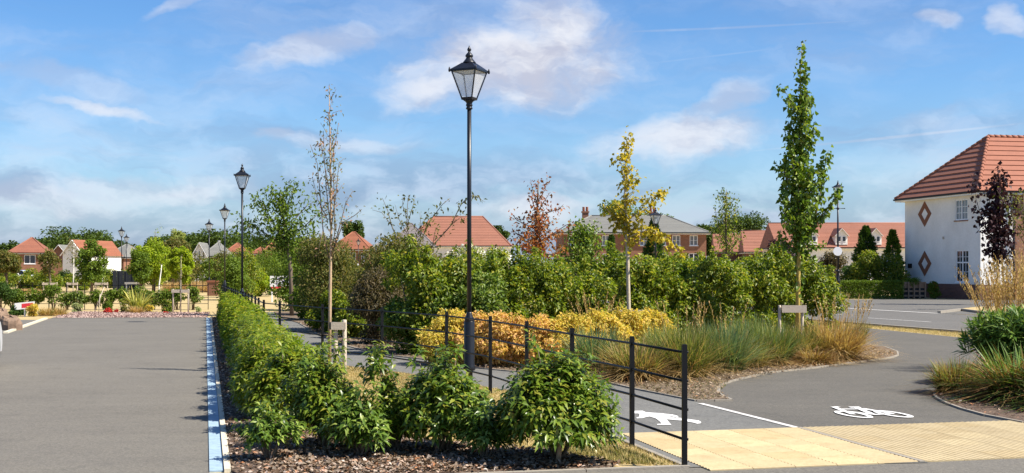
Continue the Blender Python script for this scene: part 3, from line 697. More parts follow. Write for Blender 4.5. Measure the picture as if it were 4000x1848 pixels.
sel = rng.random(nn_) < .3; q = q[sel]; B = np.concatenate([q, np.full((len(q), 1), .008)], 1); Nn = rdir(len(q))*.2; Nn[:, 2] += 1; Dd = rdir(len(q)); Dd[:, 2] = 0
v, f = leaves(B, Dd, Nn, .05, .035, False, 0, .1); o = stuff('fallen_leaves', np_mesh('fallen_leaves', v, f), 'chips'); o['label'] = 'few fallen leaves lying on the asphalt car park'; o['category'] = 'leaves'


# ================================================================== STREET LAMPS
def square_ring(R_, z, rot):
    return [(R_*math.cos(rot+math.pi/2*k), R_*math.sin(rot+math.pi/2*k), z) for k in range(4)]
def make_lamp(label, loc, rot, height=5.0, group=None, ornate=False, plate=False, name='street_lamp'):
    t = thing(name, label, 'street lamp', loc, 0, group); S = height-5.0
    rot = R(rot)
    if not ornate:
        obj('base', MB().lathe([(.05, 0), (.05, .235), (.085, .245), (.092, .27), (.086, .31), (.078, .34), (.078, .955), (.074, .965)], 20), 'black_pole', t)
        obj('shoulder', MB().lathe([(.076, .962), (.070, .985), (.052, 1.04), (.040, 1.08), (.0345, 1.10)], 20), 'black_pole', t)
        obj('pole', MB().lathe([(.034, 1.09), (.032, 2.6), (.031, 4.08+S)], 16), 'black_pole', t)
    else:
        obj('base', MB().lathe([(.17, 0), (.17, .10), (.145, .14), (.15, .20), (.135, .24), (.13, .52), (.15, .55), (.15, .60), (.12, .65), (.11, .95), (.13, .98), (.13, 1.04), (.09, 1.10), (.085, 1.5), (.10, 1.53), (.10, 1.58), (.07, 1.64)], 16), 'black_pole', t)
        obj('pole', MB().lathe([(.062, 1.6), (.050, 3.2), (.040, 4.08+S)], 14), 'black_pole', t)
        b = MB(); zb = height-1.52
        b.tube([(-.36, 0, zb), (.36, 0, zb)], .018, 8); b.lathe([(.05, zb-.07), (.075, zb-.03), (.075, zb+.03), (.05, zb+.07)], 12)
        for sx in (-1, 1): b.lathe([(.01, zb-.03), (.03, zb), (.01, zb+.03)], 8, (sx*.37, 0))
        obj('ladder_bar', b, 'black_pole', t)
    def z(y): return height-(y-125)/990.0
    obj('collar', MB().lathe([(.031, z(1055)), (.048, z(1045)), (.050, z(1030)), (.040, z(1018)), (.040, z(1005)), (.050, z(998)), (.048, z(985)), (.042, z(960)), (.060, z(935)), (.085, z(922))], 16), 'black_pole', t)
    Rb, Rt = .120, .285
    f = MB(); zb, zt = z(915), z(880)
    lo, hi = square_ring(Rb, zb, rot), square_ring(Rb+.012, zt, rot)
    f.add(lo+hi, [(3, 2, 1, 0), (4, 5, 6, 7)]+[(k, (k+1) % 4, 4+(k+1) % 4, 4+k) for k in range(4)])
    c0, c1 = square_ring(Rb, zt, rot), square_ring(Rt-.015, z(505), rot)
    for k in range(4): f.bar(c0[k], c1[k], .017)
    e = square_ring(Rt-.012, z(500), rot)
    for k in range(4): f.bar(e[k], e[(k+1) % 4], .022)
    obj('lantern_frame', f, 'black_pole', t)
    g0, g1 = square_ring(Rb-.012, zt+.004, rot), square_ring(Rt-.03, z(512), rot)
    for k in range(4):
        k2 = (k+1) % 4; obj('pane', MB().add([g0[k], g0[k2], g1[k2], g1[k]], [(0, 1, 2, 3)]), 'lantern_glass', t)
    r = MB(); a = square_ring(Rt+.012, z(508), rot); b = square_ring(Rt+.012, z(482), rot); c = square_ring(.115, z(378), rot); a2 = square_ring(Rt-.05, z(506), rot)
    r.add(a+b, [(k, (k+1) % 4, 4+(k+1) % 4, 4+k) for k in range(4)]); r.add(b+c, [(k, (k+1) % 4, 4+(k+1) % 4, 4+k) for k in range(4)]+[(4, 5, 6, 7)])
    r.add(a+a2, [(4+k, 4+(k+1) % 4, (k+1) % 4, k) for k in range(4)])
    for k in range(4):
        p = square_ring(Rt+.018, 0, rot)[k]; r.lathe([(.012, z(520)), (.018, z(500)), (.014, z(478)), (.010, z(460)), (.003, z(448))], 8, (p[0], p[1]))
    ro = obj('lantern_roof', r, 'black_pole', t)
    obj('reflector', MB().add(square_ring(Rt-.05, z(503), rot), [(3, 2, 1, 0)]), 'sign_white', t)
    obj('finial', MB().lathe([(.10, z(380)), (.095, z(368)), (.072, z(340)), (.050, z(312)), (.044, z(300)), (.055, z(288)), (.058, z(270)), (.042, z(245)), (.022, z(225)), (.016, z(212)), (.026, z(200)), (.031, z(185)), (.024, z(165)), (.010, z(145)), (.004, z(126))], 16), 'black_pole', ro)
    if plate:
        zp, rr, dx = plate
        pm = MB(); n = 24; v = [(dx+rr*math.cos(6.2832*k/n), -.075, zp+rr*math.sin(6.2832*k/n)) for k in range(n)]+[(dx+rr*math.cos(6.2832*k/n), -.095, zp+rr*math.sin(6.2832*k/n)) for k in range(n)]
        pm.add(v, [tuple(range(n)), tuple(range(2*n-1, n-1, -1))]+[(k, n+k, n+(k+1) % n, (k+1) % n) for k in range(n)])
        obj('sign_plate', pm, 'sign_white', t)
    return t
lampgrp = 'lamps along the footpath'
make_lamp('tall black lantern lamp post beside the golden shrubs and lawn', (XU(1833, 18.0), 18.0, 0), 200)
make_lamp('black lantern lamp post rising behind the clipped laurel hedge', (XU(946, 38.4), 38.4, 0), 48)
make_lamp('black lantern lamp post behind the far end of the hedge', (XU(878, 62), 62, 0), 45)
make_lamp('black lantern lamp post standing before the straw-coloured meadow', (XU(817, 82), 82, 0), 42)
make_lamp('black lantern lamp post in front of the dark panel fence', (XU(475, 97), 97, 0), 45)
make_lamp('smaller looking far lantern lamp post beyond the dark panel fence', (XU(494, 118), 118, 0), 45)
make_lamp('ornate lamp post with ladder bar and round plate by the clipped box hedge', (XU(3273, 66), 66, 0), 65, 6.44, None, True, (2.62, .24, -.03))
make_lamp('black lamp post behind the yellow ginkgo, before the slate-roofed house', (XU(2561, 57), 57, 0), 60, 4.55)
make_lamp('black lamp post behind the rust-leaved tree', (XU(2108, 88), 88, 0), 45)
make_lamp('black lamp post with round sign near the orange-roofed house', (XU(1400, 135), 135, 0), 45, 5.0, None, False, (1.95, .3, -.2))

# ================================================================== ESTATE FENCES
def fence(name, label, posts, h=1.08, rails=(1.01, .76, .51, .25), post_w=.045, rail_r=.0125):
    t = thing(name, label, 'fence', (posts[0][0], posts[0][1], 0)); bx, by = posts[0]
    for i, (x, y) in enumerate(posts):
        p = posts[min(i+1, len(posts)-1)]; q = posts[max(i-1, 0)]; a = math.atan2(p[1]-q[1], p[0]-q[0])
        m = MB(); w = post_w/2; m.box(-w*.55, -w, -.1, w*.55, w, h-.008); m.box(-w*.45, -w*.85, h-.008, w*.45, w*.85, h)
        for z in rails: m.lathe([(.011, z-.011), (.011, z+.011)], 8, (0, -w-.004))
        obj('post', m, 'black_metal', t, (x-bx, y-by, 0), a)
    for z in rails:
        m = MB(); m.tube([(x-bx, y-by, z) for x, y in posts], rail_r, 6); obj('rail', m, 'black_metal', t)
    return t
fpost = [(1.505, 10.72), (1.17, 11.98), (.665, 13.6), (.185, 15.4), (-.30, 17.0), (-1.0, 18.8), (-2.2, 20.8), (-3.47, 22.5), (-4.63, 24.5), (-5.15, 25.5), (-5.65, 27.4), (-6.1, 29.2)]
k = 1
while True:
    y = 29.2+1.28*k
    if y > 48.5: break
    fpost.append((-6.1-.277*1.28*k, y)); k += 1
fence('estate_fence', 'black metal post and rail fence curving beside the footpath', fpost)
fx0, fx1 = XU(-80, 51), XU(812, 51)
bpost = [(fx0+(fx1-fx0)*i/13, 51.0+.12*math.sin(i)) for i in range(14)]
fence('estate_fence', 'black metal fence behind the flower bed at the end of the car park', bpost)
p0, p1 = P(700, 0, 84), P(880, 0, 84)
fence('estate_fence', 'low dark railing in front of the straw-coloured meadow', [(p0[0]+(p1[0]-p0[0])*i/8, 84) for i in range(9)], 1.0, (.95, .5))

# ================================================================== LAUREL HEDGE AND BUSHES
def ellip_pts(r, n, c, rad, shell=0.55):
    d = rdir(n, r); d[:, 2] = np.where(d[:, 2] < -.55, -d[:, 2], d[:, 2]); s = shell+(1-shell)*r.random(n)**.6
    return np.array(c)+d*s[:, None]*np.array(rad), d
def bush(name, label, cat, u, v, w, h, mat, seed, group=None, L=.074, tall=None, nsh=None, stem='bark', lean=0):
    r = np.random.default_rng(seed); x, y = G(u, v)
    w -= .13; h -= .11; L *= 1.0+.25*r.random()
    t = thing(name, label, cat, (x, y, 0.0), 0, group); parts = []; st = MB()
    nsh = nsh or int(720*w*h/.55)
    # lumpy body from several overlapping lobes
    lobes = []
    for k in range(6):
        a = 6.28*k/6+r.random(); rr = .26*w
        lobes.append(((rr*math.cos(a)+lean*.3, rr*math.sin(a), h*(.30+.32*r.random())), (w*.29, w*.29, h*.28)))
    lobes.append(((lean, 0, h*.60), (w*.30, w*.30, h*.34))); lobes.append(((0, 0, h*.36), (w*.44, w*.44, h*.30)))
    for k in range(5):
        a = r.random()*6.283; q = .32*w*r.random()**.5; lobes.append(((q*math.cos(a), q*math.sin(a), h*(.86+.22*r.random())), (.035, .035, .07)))
    if tall:
        for (tx, tz) in tall: lobes.append(((tx, 0, tz-.08), (.05, .05, .1)))
    for c, rad in lobes:
        k = max(14, int(nsh*rad[0]*rad[2]/(w*h*.29*.3*8))) if rad[0] > .04 else 3
        B, d = ellip_pts(r, k, c, rad, .45); D = d*.8; D[:, 2] += .65
        ok = B[:, 2] > .13+.06*r.random(k); parts.append(shoots(B[ok], D[ok], 10, .12, L*1.02, L*.37, r, .40))
        st.tube([(r.normal(0, .03), r.normal(0, .03), -.02), (c[0]*.45, c[1]*.45, c[2]*.5), (c[0], c[1], c[2]+rad[2]*.4)], [.014, .010, .004], 5)
    v_, f_ = merge(parts); obj('stem', st, stem, t); obj('foliage', np_mesh('foliage', v_, f_), mat, t); return t
bush('laurel_bush', 'small round laurel bush nearest the blue drain strip', 'bush', 1055, 1804, .54, .46, 'laurel_pale', 11)
bush('laurel_bush', 'tall laurel bush with bare forked stems behind the small round one', 'bush', 1265, 1760, .72, .96, 'laurel', 12)
bush('laurel_bush', 'low pale-leaved laurel bush in front of the tall shoot', 'bush', 1412, 1795, .56, .58, 'laurel_pale', 13)
bush('laurel_bush', 'straggly laurel bush with one long bare shoot sticking up', 'bush', 1545, 1765, .54, .56, 'laurel', 14, tall=[(-.16, .90), (-.15, .76), (-.06, .60)])
bush('laurel_bush', 'broad laurel bush in front of the lamp post', 'bush', 1730, 1775, .86, .93, 'laurel', 15)
bush('laurel_bush', 'small glossy laurel bush with cream-edged leaves beside the broad one', 'bush', 1895, 1804, .54, .52, 'laurel_pale', 16)
bg_ = bush('laurel_bush', 'largest laurel bush, rounded, on a short bare trunk by the fence', 'bush', 2178, 1812, 1.02, 1.04, 'laurel', 17)
obj('trunk', MB().tube([(0, 0, -.03), (.01, -.12, .12), (.02, -.14, .28), (-.03, -.05, .5)], [.028, .022, .02, .012], 7), 'bark_tan', bg_)
bush('laurel_bush', 'laurel bush filling the gap between the hedge end and the tall one', 'bush', 1120, 1690, .80, .95, 'laurel_hedge', 18)
bush('laurel_bush', 'loose laurel bush leaning out at the near end of the hedge', 'bush', 1035, 1640, .72, .92, 'laurel_hedge', 19)
bush('laurel_bush', 'laurel bush behind the tall one with forked stems', 'bush', 1215, 1640, .70, .85, 'laurel_hedge', 20)

def make_hedge():
    r = np.random.default_rng(5)
    t = thing('laurel_hedge', 'long clipped laurel hedge between the car park and the fence', 'hedge', (0, 0, 0)); parts = []; st = MB()
    T0, T1 = 3.6, slen-.3
    n1 = 10500
    tt = T0+(T1-T0)*r.random(n1)**1.55
    # cross-section: rounded box .98 wide, .95 high, uneven
    ang = r.random(n1)*math.pi*1.24-.38
    prof_w, prof_h = .28, .60
    cx = np.sign(np.cos(ang))*np.abs(np.cos(ang))**.65*prof_w; cz = .10+np.maximum(np.sign(np.sin(ang))*np.abs(np.sin(ang))**.65, -.05)*prof_h
    bump = 1+.10*np.sin(tt*2.9+1)+.10*np.sin(tt*7.1)+.06*np.sin(tt*1.3); dep = (.62+.42*r.random(n1)**.7)
    cx *= dep*bump; cz = cz*np.minimum(dep, 1.05)*bump
    ctr = .80
    B = np.array([*(SA)])[None, :]+sdv[None, :]*tt[:, None]+snr[None, :]*(ctr+cx)[:, None]
    B = np.concatenate([B, np.maximum(cz, .07)[:, None]], 1)
    D = np.stack([snr[0]*cx, snr[1]*cx, cz*.5], 1); D = unit(D)*.7+rdir(n1, r)*.35; D[:, 2] += .6
    nearm = tt < 12
    for m, nl, L, nr in ((nearm, 9, .085, True), (~nearm, 7, .11, False)):
        parts.append(shoots(B[m], D[m], nl, .15, L, L*.36, r, .42, nr))
    for k in range(64):
        s = T0+(T1-T0)*k/64+r.normal(0, .05); p = SA+sdv*s+snr*ctr
        st.tube([(p[0], p[1], 0), (p[0]+r.normal(0, .08), p[1]+r.normal(0, .08), .4), (p[0]+r.normal(0, .15), p[1]+r.normal(0, .15), .75)], [.02, .014, .006], 5)
    v_, f_ = merge(parts); obj('stem', st, 'bark', t); obj('foliage', np_mesh('foliage', v_, f_), 'laurel_hedge', t)
make_hedge()

# ================================================================== BIG HORNBEAM HEDGE
def hedge_block(name, label, path, w, hfun, mat, n, L, seed, cat='hedge', wob=.18):
    """tall hedge along a polyline path (x,y): leaves through the outer shell, clumped"""
    r = np.random.default_rng(seed); pts = [np.array(p) for p in path]
    seg = [np.linalg.norm(b-a) for a, b in zip(pts[:-1], pts[1:])]; tot = sum(seg); cum = np.concatenate([[0], np.cumsum(seg)])
    t = thing(name, label, cat, (0, 0, 0))
    def at(s):
        i = np.clip(np.searchsorted(cum, s, side='right')-1, 0, len(seg)-1); A = np.array(pts)[i]; Bq = np.array(pts)[i+1]
        dd = (Bq-A)/np.array(seg)[i][:, None]; return A+dd*(s-cum[i])[:, None], dd
    nc = int(tot*26)
    s = r.random(nc)*tot; hh = np.array([hfun(q/tot) for q in s])
    c, dd = at(s); nn = np.stack([dd[:, 1], -dd[:, 0]], 1)
    side = r.random(nc); off = np.where(side < .52, 1, np.where(side < .68, -1, 0))*w*.5*(.75+.3*r.random(nc)); top = (side >= .68)
    off = np.where(top, (r.random(nc)-.5)*w, off)
    z = np.where(top, hh*(.80+.16*r.random(nc)), hh*(.08+.86*r.random(nc)))
    C = np.stack([c[:, 0]+nn[:, 0]*off, c[:, 1]+nn[:, 1]*off, z], 1); rad = .14+.2*r.random(nc)
    # loose leaders and side sprays breaking the outline
    ex = []
    for k in range(int(tot*5)):
        s1 = np.array([r.random()*tot]); p1, d1 = at(s1); h1 = hfun(float(s1[0]/tot)); o1 = (r.random()-.35)*w*.9; ln = .15+.4*r.random(); tx, ty = r.normal(0, .12, 2)
        for q in np.linspace(0, 1, 5): ex.append((p1[0, 0]+d1[0, 1]*o1+tx*q, p1[0, 1]-d1[0, 0]*o1+ty*q, h1*.9+ln*q))
    ex = np.array(ex); C = np.concatenate([C, ex]); rad = np.concatenate([rad, np.full(len(ex), .085)])
    v_, f_ = cloud(C, rad, n, L, L*.55, r, .8, False, .7, .3)
    st = MB()
    for k in range(int(tot*2)):
        p, _ = at(np.array([tot*(k+.5)/int(tot*2)])); p = p[0]; h0 = hfun((k+.5)/int(tot*2))
        st.tube([(p[0], p[1], -.02), (p[0]+r.normal(0, .1), p[1]+r.normal(0, .1), h0*.5), (p[0]+r.normal(0, .2), p[1]+r.normal(0, .2), h0*.95)], [.03, .018, .006], 5)
    obj('stem', st, 'bark', t); obj('foliage', np_mesh('foliage', v_, f_), mat, t); return t
def hprof(keys):
    xs = [k[0] for k in keys]; ys = [k[1] for k in keys]
    return lambda q: float(np.interp(q, xs, ys))*(.95+.09*math.sin(q*31)+.05*math.sin(q*83+1))
ha, hb = (XU(1560, 25.0), 25.0), (XU(3190, 31), 31.0)
hedge_block('hornbeam_hedge', 'tall loose hornbeam hedge behind the golden shrubs and grasses', [ha, (XU(2350, 27.5), 27.5), hb], 1.7, hprof([(0, 2.0), (.2, 1.78), (.45, 1.82), (.6, 1.80), (.8, 1.9), (.93, 1.85), (1, 1.45)]), 'hornbeam', 95000, .085, 21)
hedge_block('hornbeam_hedge', 'taller back row of the hornbeam hedge with thin leaders', [(XU(1700, 32), 32), (XU(3100, 36), 36)], 1.6, hprof([(0, 2.1), (.2, 1.72), (.5, 1.85), (.8, 1.95), (1, 1.85)]), 'hornbeam', 42000, .10, 22)

def shrub(name, label, cat, u, y, w, h, mat, seed, L=.08, n=5000, group=None, lobes=14, zlow=.1, flowers=None, stem='bark', base_v=None, near=False, wd=.55, d=None, rs=1.0):
    r = np.random.default_rng(seed); d = d or w
    t = thing(name, label, cat, (XU(u, y), y, 0), 0, group); C = []; rad = []
    for k in range(lobes):
        a = r.random()*6.283; q = math.sqrt(r.random())*.36; zz = r.random()
        wf = math.sin(math.pi*min(.95, .22+.68*zz))
        C.append((w*q*math.cos(a)*wf*1.05, d*q*math.sin(a)*wf*1.05, h*(zlow+(.86-zlow)*zz))); rad.append(min(w, h)*(.13+.12*r.random())*rs)
    C = np.array(C); rad = np.array(rad); v_, f_ = cloud(C, rad, n, L, L*wd, r, .9, near, .6, .25); ok = v_[:, 2] > 0
    v_[:, 2] = np.maximum(v_[:, 2], .02)
    st = MB()
    for c in C[:8]: st.tube([(r.normal(0, .04), r.normal(0, .04), -.03), (c[0]*.5, c[1]*.5, c[2]*.55), tuple(c)], [.02, .012, .005], 5)
    obj('stem', st, stem, t); obj('foliage', np_mesh('foliage', v_, f_), mat, t)
    if flowers:
        fm, fn, fL = flowers; v_, f_ = cloud(C, rad*1.05, fn, fL, fL*.9, r, .9, False, .6, .85); v_[:, 2] = np.maximum(v_[:, 2], .03); obj('flowers', np_mesh('flowers', v_, f_), fm, t)
    return t
# shrubs between path and hedge
shrub('bronze_shrub', 'dark bronze-leaved dense shrub at the bend of the footpath', 'shrub', 1472, 27.8, 1.6, 1.75, 'bronze_shrub', 31, .065, 14000, lobes=26)
shrub('broadleaf_shrub', 'dark green broad-leaved shrub right of the bronze one', 'shrub', 1655, 24.8, 1.5, 1.85, 'hornbeam_dark', 32, .10, 11000, lobes=24)
shrub('broadleaf_shrub', 'dark evergreen shrub under the hedge behind the lamp post', 'shrub', 1880, 24.6, 1.5, 1.75, 'hornbeam_dark', 33, .09, 10000, lobes=24)
shrub('willow_shrub', 'tall grey-olive fine-leaved shrub behind the bare rowan trunk', 'shrub', 1290, 34, 2.4, 2.7, 'olive_green', 34, .07, 16000, lobes=34)
shrub('low_shrub', 'low green shrub at the foot of the willowy one beside the path', 'shrub', 1300, 33, 1.4, 1.1, 'hornbeam', 35, .08, 9000, lobes=20)
shrub('low_shrub', 'low yellow-green shrub next to the path edge', 'shrub', 1372, 30.4, 1.0, 1.05, 'hornbeam', 36, .08, 7000, lobes=18)
shrub('upright_shrub', 'tall mid green shrub behind the bronze one with yellowing top', 'shrub', 1560, 32, 2.4, 2.75, 'olive_green', 37, .085, 12000, lobes=30)
shrub('upright_shrub', 'dense green shrub below the bare branched tree', 'shrub', 1740, 31, 1.8, 1.95, 'mid_green', 38, .09, 9000, lobes=26)
# golden and orange dwarf shrubs
gs = 'golden dwarf shrubs in front of the hedge'
for i, (u_, y_, w_, h_, m_, lab) in enumerate([
    (1755, 22.0, 1.20, 1.08, 'golden', 'yellow dwarf shrub at the left end of the golden row'),
    (1870, 21.9, 1.25, 1.02, 'orange_leaf', 'peach-orange dwarf shrub just behind the lamp post base'),
    (1985, 21.6, 1.25, 1.02, 'orange_leaf', 'orange dwarf shrub right of the lamp post base'),
    (2110, 21.4, 1.25, 1.00, 'orange_leaf', 'orange and yellow dwarf shrub in the middle of the golden row'),
    (2235, 21.5, 1.25, 1.02, 'golden', 'golden dwarf shrub touching the blue-green grass'),
    (2345, 22.0, 1.25, 1.06, 'golden', 'golden dwarf shrub left of the staked ginkgo'),
    (2455, 22.6, 1.25, 1.04, 'golden', 'yellow dwarf shrub in front of the ginkgo trunk'),
    (2545, 23.2, 1.10, 1.00, 'golden', 'yellow dwarf shrub at the right end of the golden row')]):
    shrub('golden_shrub', lab, 'shrub', u_, y_, w_*1.12, h_*1.0, m_, 41+i, .062, 7500, lobes=70, zlow=.05, rs=.62)

# ================================================================== ORNAMENTAL GRASSES
def grass(name, label, u, v, h, rad, specs, seed, plume=None, group=None, cat='ornamental grass'):
    """specs: list of (material, blades, lean range, width, length factor)"""
    r = np.random.default_rng(seed); x, y = G(u, v); t = thing(name, label, cat, (x, y, .02), 0, group)
    for (m, n, lean, wd, lf) in specs:
        v_, f_ = clump(r, int(n*1.5) if wd < .02 else n, rad*.5, h*lf*.95, wd*1.15, (lean[0], lean[1]*1.22), .34); v_[:, 2] = np.maximum(v_[:, 2], .005); obj('blades', np_mesh('blades', v_, f_), m, t)
    if seed in (51, 53, 54, 55, 56, 60, 61, 162, 163):
        v_, f_ = clump(r, 170, rad*.5, h*.9, .011, (.3, 1.3), .3); v_[:, 2] = np.maximum(v_[:, 2], .005); obj('dead_blades', np_mesh('dead_blades', v_, f_), 'tan_grass', t)
    if plume:
        pm, pn, ph = plume; parts = []
        a = r.random(pn)*6.283; rr = rad*.35*np.sqrt(r.random(pn)); B = np.stack([rr*np.cos(a), rr*np.sin(a), np.zeros(pn)], 1)
        Hd = np.stack([np.cos(a), np.sin(a)], 1); le = .05+.25*r.random(pn); Ls = ph*(.75+.3*r.random(pn)); parts.append(blades(B, Hd, le, Ls, .006, r, .4))
        for k in range(pn):
            m = 16; s = np.linspace(.72, 1.0, m); c = B[k]+np.outer(Ls[k]*le[k]*(.4*s+.6*s*s*1.3), np.append(Hd[k], 0)); c[:, 2] += Ls[k]*(s*(1-.25*le[k])-.55*le[k]**2*s*s*.96)
            D = rdir(m, r)*.5; D[:, 2] += 1; parts.append(leaves(c, D, rdir(m, r), .055, .018, False, .1))
        v_, f_ = merge(parts); obj('plumes', np_mesh('plumes', v_, f_), pm, t)
    return t
BG, GG, TG = 'blue_grass', 'green_grass', 'tan_grass'
grass('ornamental_grass', 'blue-green grass clump at the left end of the grasses, under golden shrubs', 2330, 1462, .95, .55, [(BG, 520, (.05, .55), .010, 1), (TG, 160, (.3, 1.0), .010, .8)], 51)
grass('ornamental_grass', 'arching tan and brown grass clump behind the second fence post', 2490, 1487, .85, .62, [(TG, 560, (.25, 1.0), .012, 1), (GG, 240, (.1, .6), .010, 1), ('red_grass', 120, (.5, 1.1), .010, .8)], 52)
grass('ornamental_grass', 'tall green grass clump with tan seed heads behind the end post', 2680, 1478, 1.05, .62, [(GG, 620, (.05, .6), .010, 1), (TG, 180, (.2, 1.0), .010, .9)], 53, ('straw', 10, 1.25))
grass('ornamental_grass', 'blue-green fountain of grass near the path corner', 2835, 1455, 1.0, .60, [(BG, 620, (.05, .75), .009, 1), (GG, 150, (.2, .8), .009, 1)], 54, ('straw', 6, 1.2))
grass('ornamental_grass', 'green grass clump with brown thatch at its base', 3015, 1428, .92, .58, [(GG, 480, (.05, .6), .010, 1), (BG, 260, (.05, .6), .010, 1), ('red_grass', 160, (.5, 1.15), .010, .75)], 55)
grass('ornamental_grass', 'mixed green and tan grass clump beside the staked tulip tree', 3130, 1412, .85, .5, [(GG, 380, (.05, .6), .010, 1), (TG, 220, (.2, .9), .010, 1), ('red_grass', 150, (.4, 1.1), .010, .8)], 56)
grass('ornamental_grass', 'large straw-coloured fountain grass at the tip of the bed', 3260, 1408, 1.05, .72, [('straw', 620, (.1, .9), .012, 1), (TG, 420, (.2, 1.1), .012, .9), ('red_grass', 260, (.3, 1.2), .010, .75)], 57, ('straw', 14, 1.3))
grass('ornamental_grass', 'tall feathery grass with pale plumes rising behind the golden shrubs', 2330, 1412, .95, .45, [(GG, 240, (.05, .4), .008, .9)], 58, ('straw', 22, 1.32))
grass('ornamental_grass', 'thin pale plumed grass against the right end of the hedge', 3345, 1345, .9, .4, [(GG, 160, (.05, .4), .009, .7)], 59, ('straw', 18, 1.1))
grass('ornamental_grass', 'dark green grass tuft among the tan clumps near the ginkgo', 2590, 1440, .9, .5, [(GG, 420, (.05, .6), .010, 1), (BG, 200, (.05, .6), .010, 1)], 60)
grass('ornamental_grass', 'green grass tuft in front of the tulip tree stake', 2925, 1400, .98, .5, [(GG, 380, (.05, .5), .010, 1), (BG, 260, (.05, .6), .010, 1)], 61)
grass('ornamental_grass', 'green and straw grass between the tan clump and the tall green one', 2600, 1470, .85, .55, [(GG, 360, (.1, .8), .011, 1), (TG, 260, (.2, 1.0), .011, .9)], 161)
grass('ornamental_grass', 'greenish grass between the tall green clump and the blue fountain', 2760, 1450, .95, .55, [(GG, 420, (.05, .7), .010, 1), (BG, 240, (.05, .7), .010, 1)], 162)
grass('ornamental_grass', 'olive grass between the blue fountain and the thatched clump', 2930, 1438, .80, .55, [(GG, 380, (.1, .8), .010, 1), (TG, 200, (.2, 1.0), .010, .9)], 163)
grass('ornamental_grass', 'brown dying grass low in front of the straw fountain', 3180, 1425, .5, .5, [('red_grass', 360, (.4, 1.2), .011, 1), (TG, 200, (.4, 1.1), .011, 1)], 164)
# right-hand bed
def G2(x, y): return (2000+x*F/y, V0+F*H/y)
grass('ornamental_grass', 'red-tipped low grass at the curved end of the right bed', *G2(6.15, 17.0), .6, .45, [('red_grass', 420, (.2, 1.0), .011, 1), (GG, 420, (.1, .8), .011, .95)], 62)
grass('ornamental_grass', 'brown and green arching strap grass in the right bed', *G2(6.65, 16.0), .9, .7, [('red_grass', 560, (.3, 1.15), .016, 1), ('strap_leaf', 380, (.2, 1.0), .018, 1), ('tan_grass', 160, (.3, 1.1), .014, .9)], 63)
grass('flax_plant', 'stiff green flax with reddish leaf bases by the cycle path', *G2(7.0, 15.3), 1.2, .6, [('strap_leaf', 260, (.15, .75), .030, 1), ('red_grass', 200, (.3, 1.0), .022, .8)], 64, cat='flax plant')
grass('ornamental_grass', 'low dark grass spilling at the front of the right bed', *G2(6.6, 14.85), .5, .55, [('strap_leaf', 320, (.3, 1.1), .013, 1), ('red_grass', 380, (.4, 1.1), .012, .9)], 65)
def strap_mound(label, x, y, w, h, seed, nsh=520):
    r = np.random.default_rng(seed); t = thing('strap_leaf_shrub', label, 'shrub', (x, y, .02)); parts = []; st = MB()
    for k in range(9):
        a = r.random()*6.283; q = .30*w*math.sqrt(r.random()); c = (q*math.cos(a), q*math.sin(a), h*(.28+.36*r.random())); rad = (w*.28, w*.28, h*.28)
        B, d = ellip_pts(r, nsh//9, c, rad, .5); D = d*.8; D[:, 2] += .7; ok = B[:, 2] > .05
        parts.append(shoots(B[ok], D[ok], 10, .10, .24, .034, r, .25, True, .9)); st.tube([(0, 0, -.02), (c[0]*.5, c[1]*.5, c[2]*.6), c], [.02, .014, .006], 5)
    v_, f_ = merge(parts); v_[:, 2] = np.maximum(v_[:, 2], .01); obj('stem', st, 'bark', t); obj('foliage', np_mesh('foliage', v_, f_), 'strap_leaf', t)
strap_mound('dense mound of glossy narrow green leaves in the right bed', 7.5, 18.3, 1.4, 1.1, 66)
strap_mound('second glossy narrow-leaved mound below the feather reed grass', 8.5, 19.0, 1.65, 1.3, 67, 640)
grass('feather_grass', 'tall straw-coloured feather reed grass above the strap leaf mounds', *G2(8.35, 20.6), 1.45, .85, [('straw', 460, (.02, .4), .009, .8)], 68, ('straw', 230, 1.85), cat='feather grass')
grass('feather_grass', 'second stand of feather reed grass at the edge of view', *G2(9.2, 21.2), 1.55, .95, [('straw', 460, (.02, .4), .009, .8)], 69, ('straw', 230, 2.05), cat='feather grass')

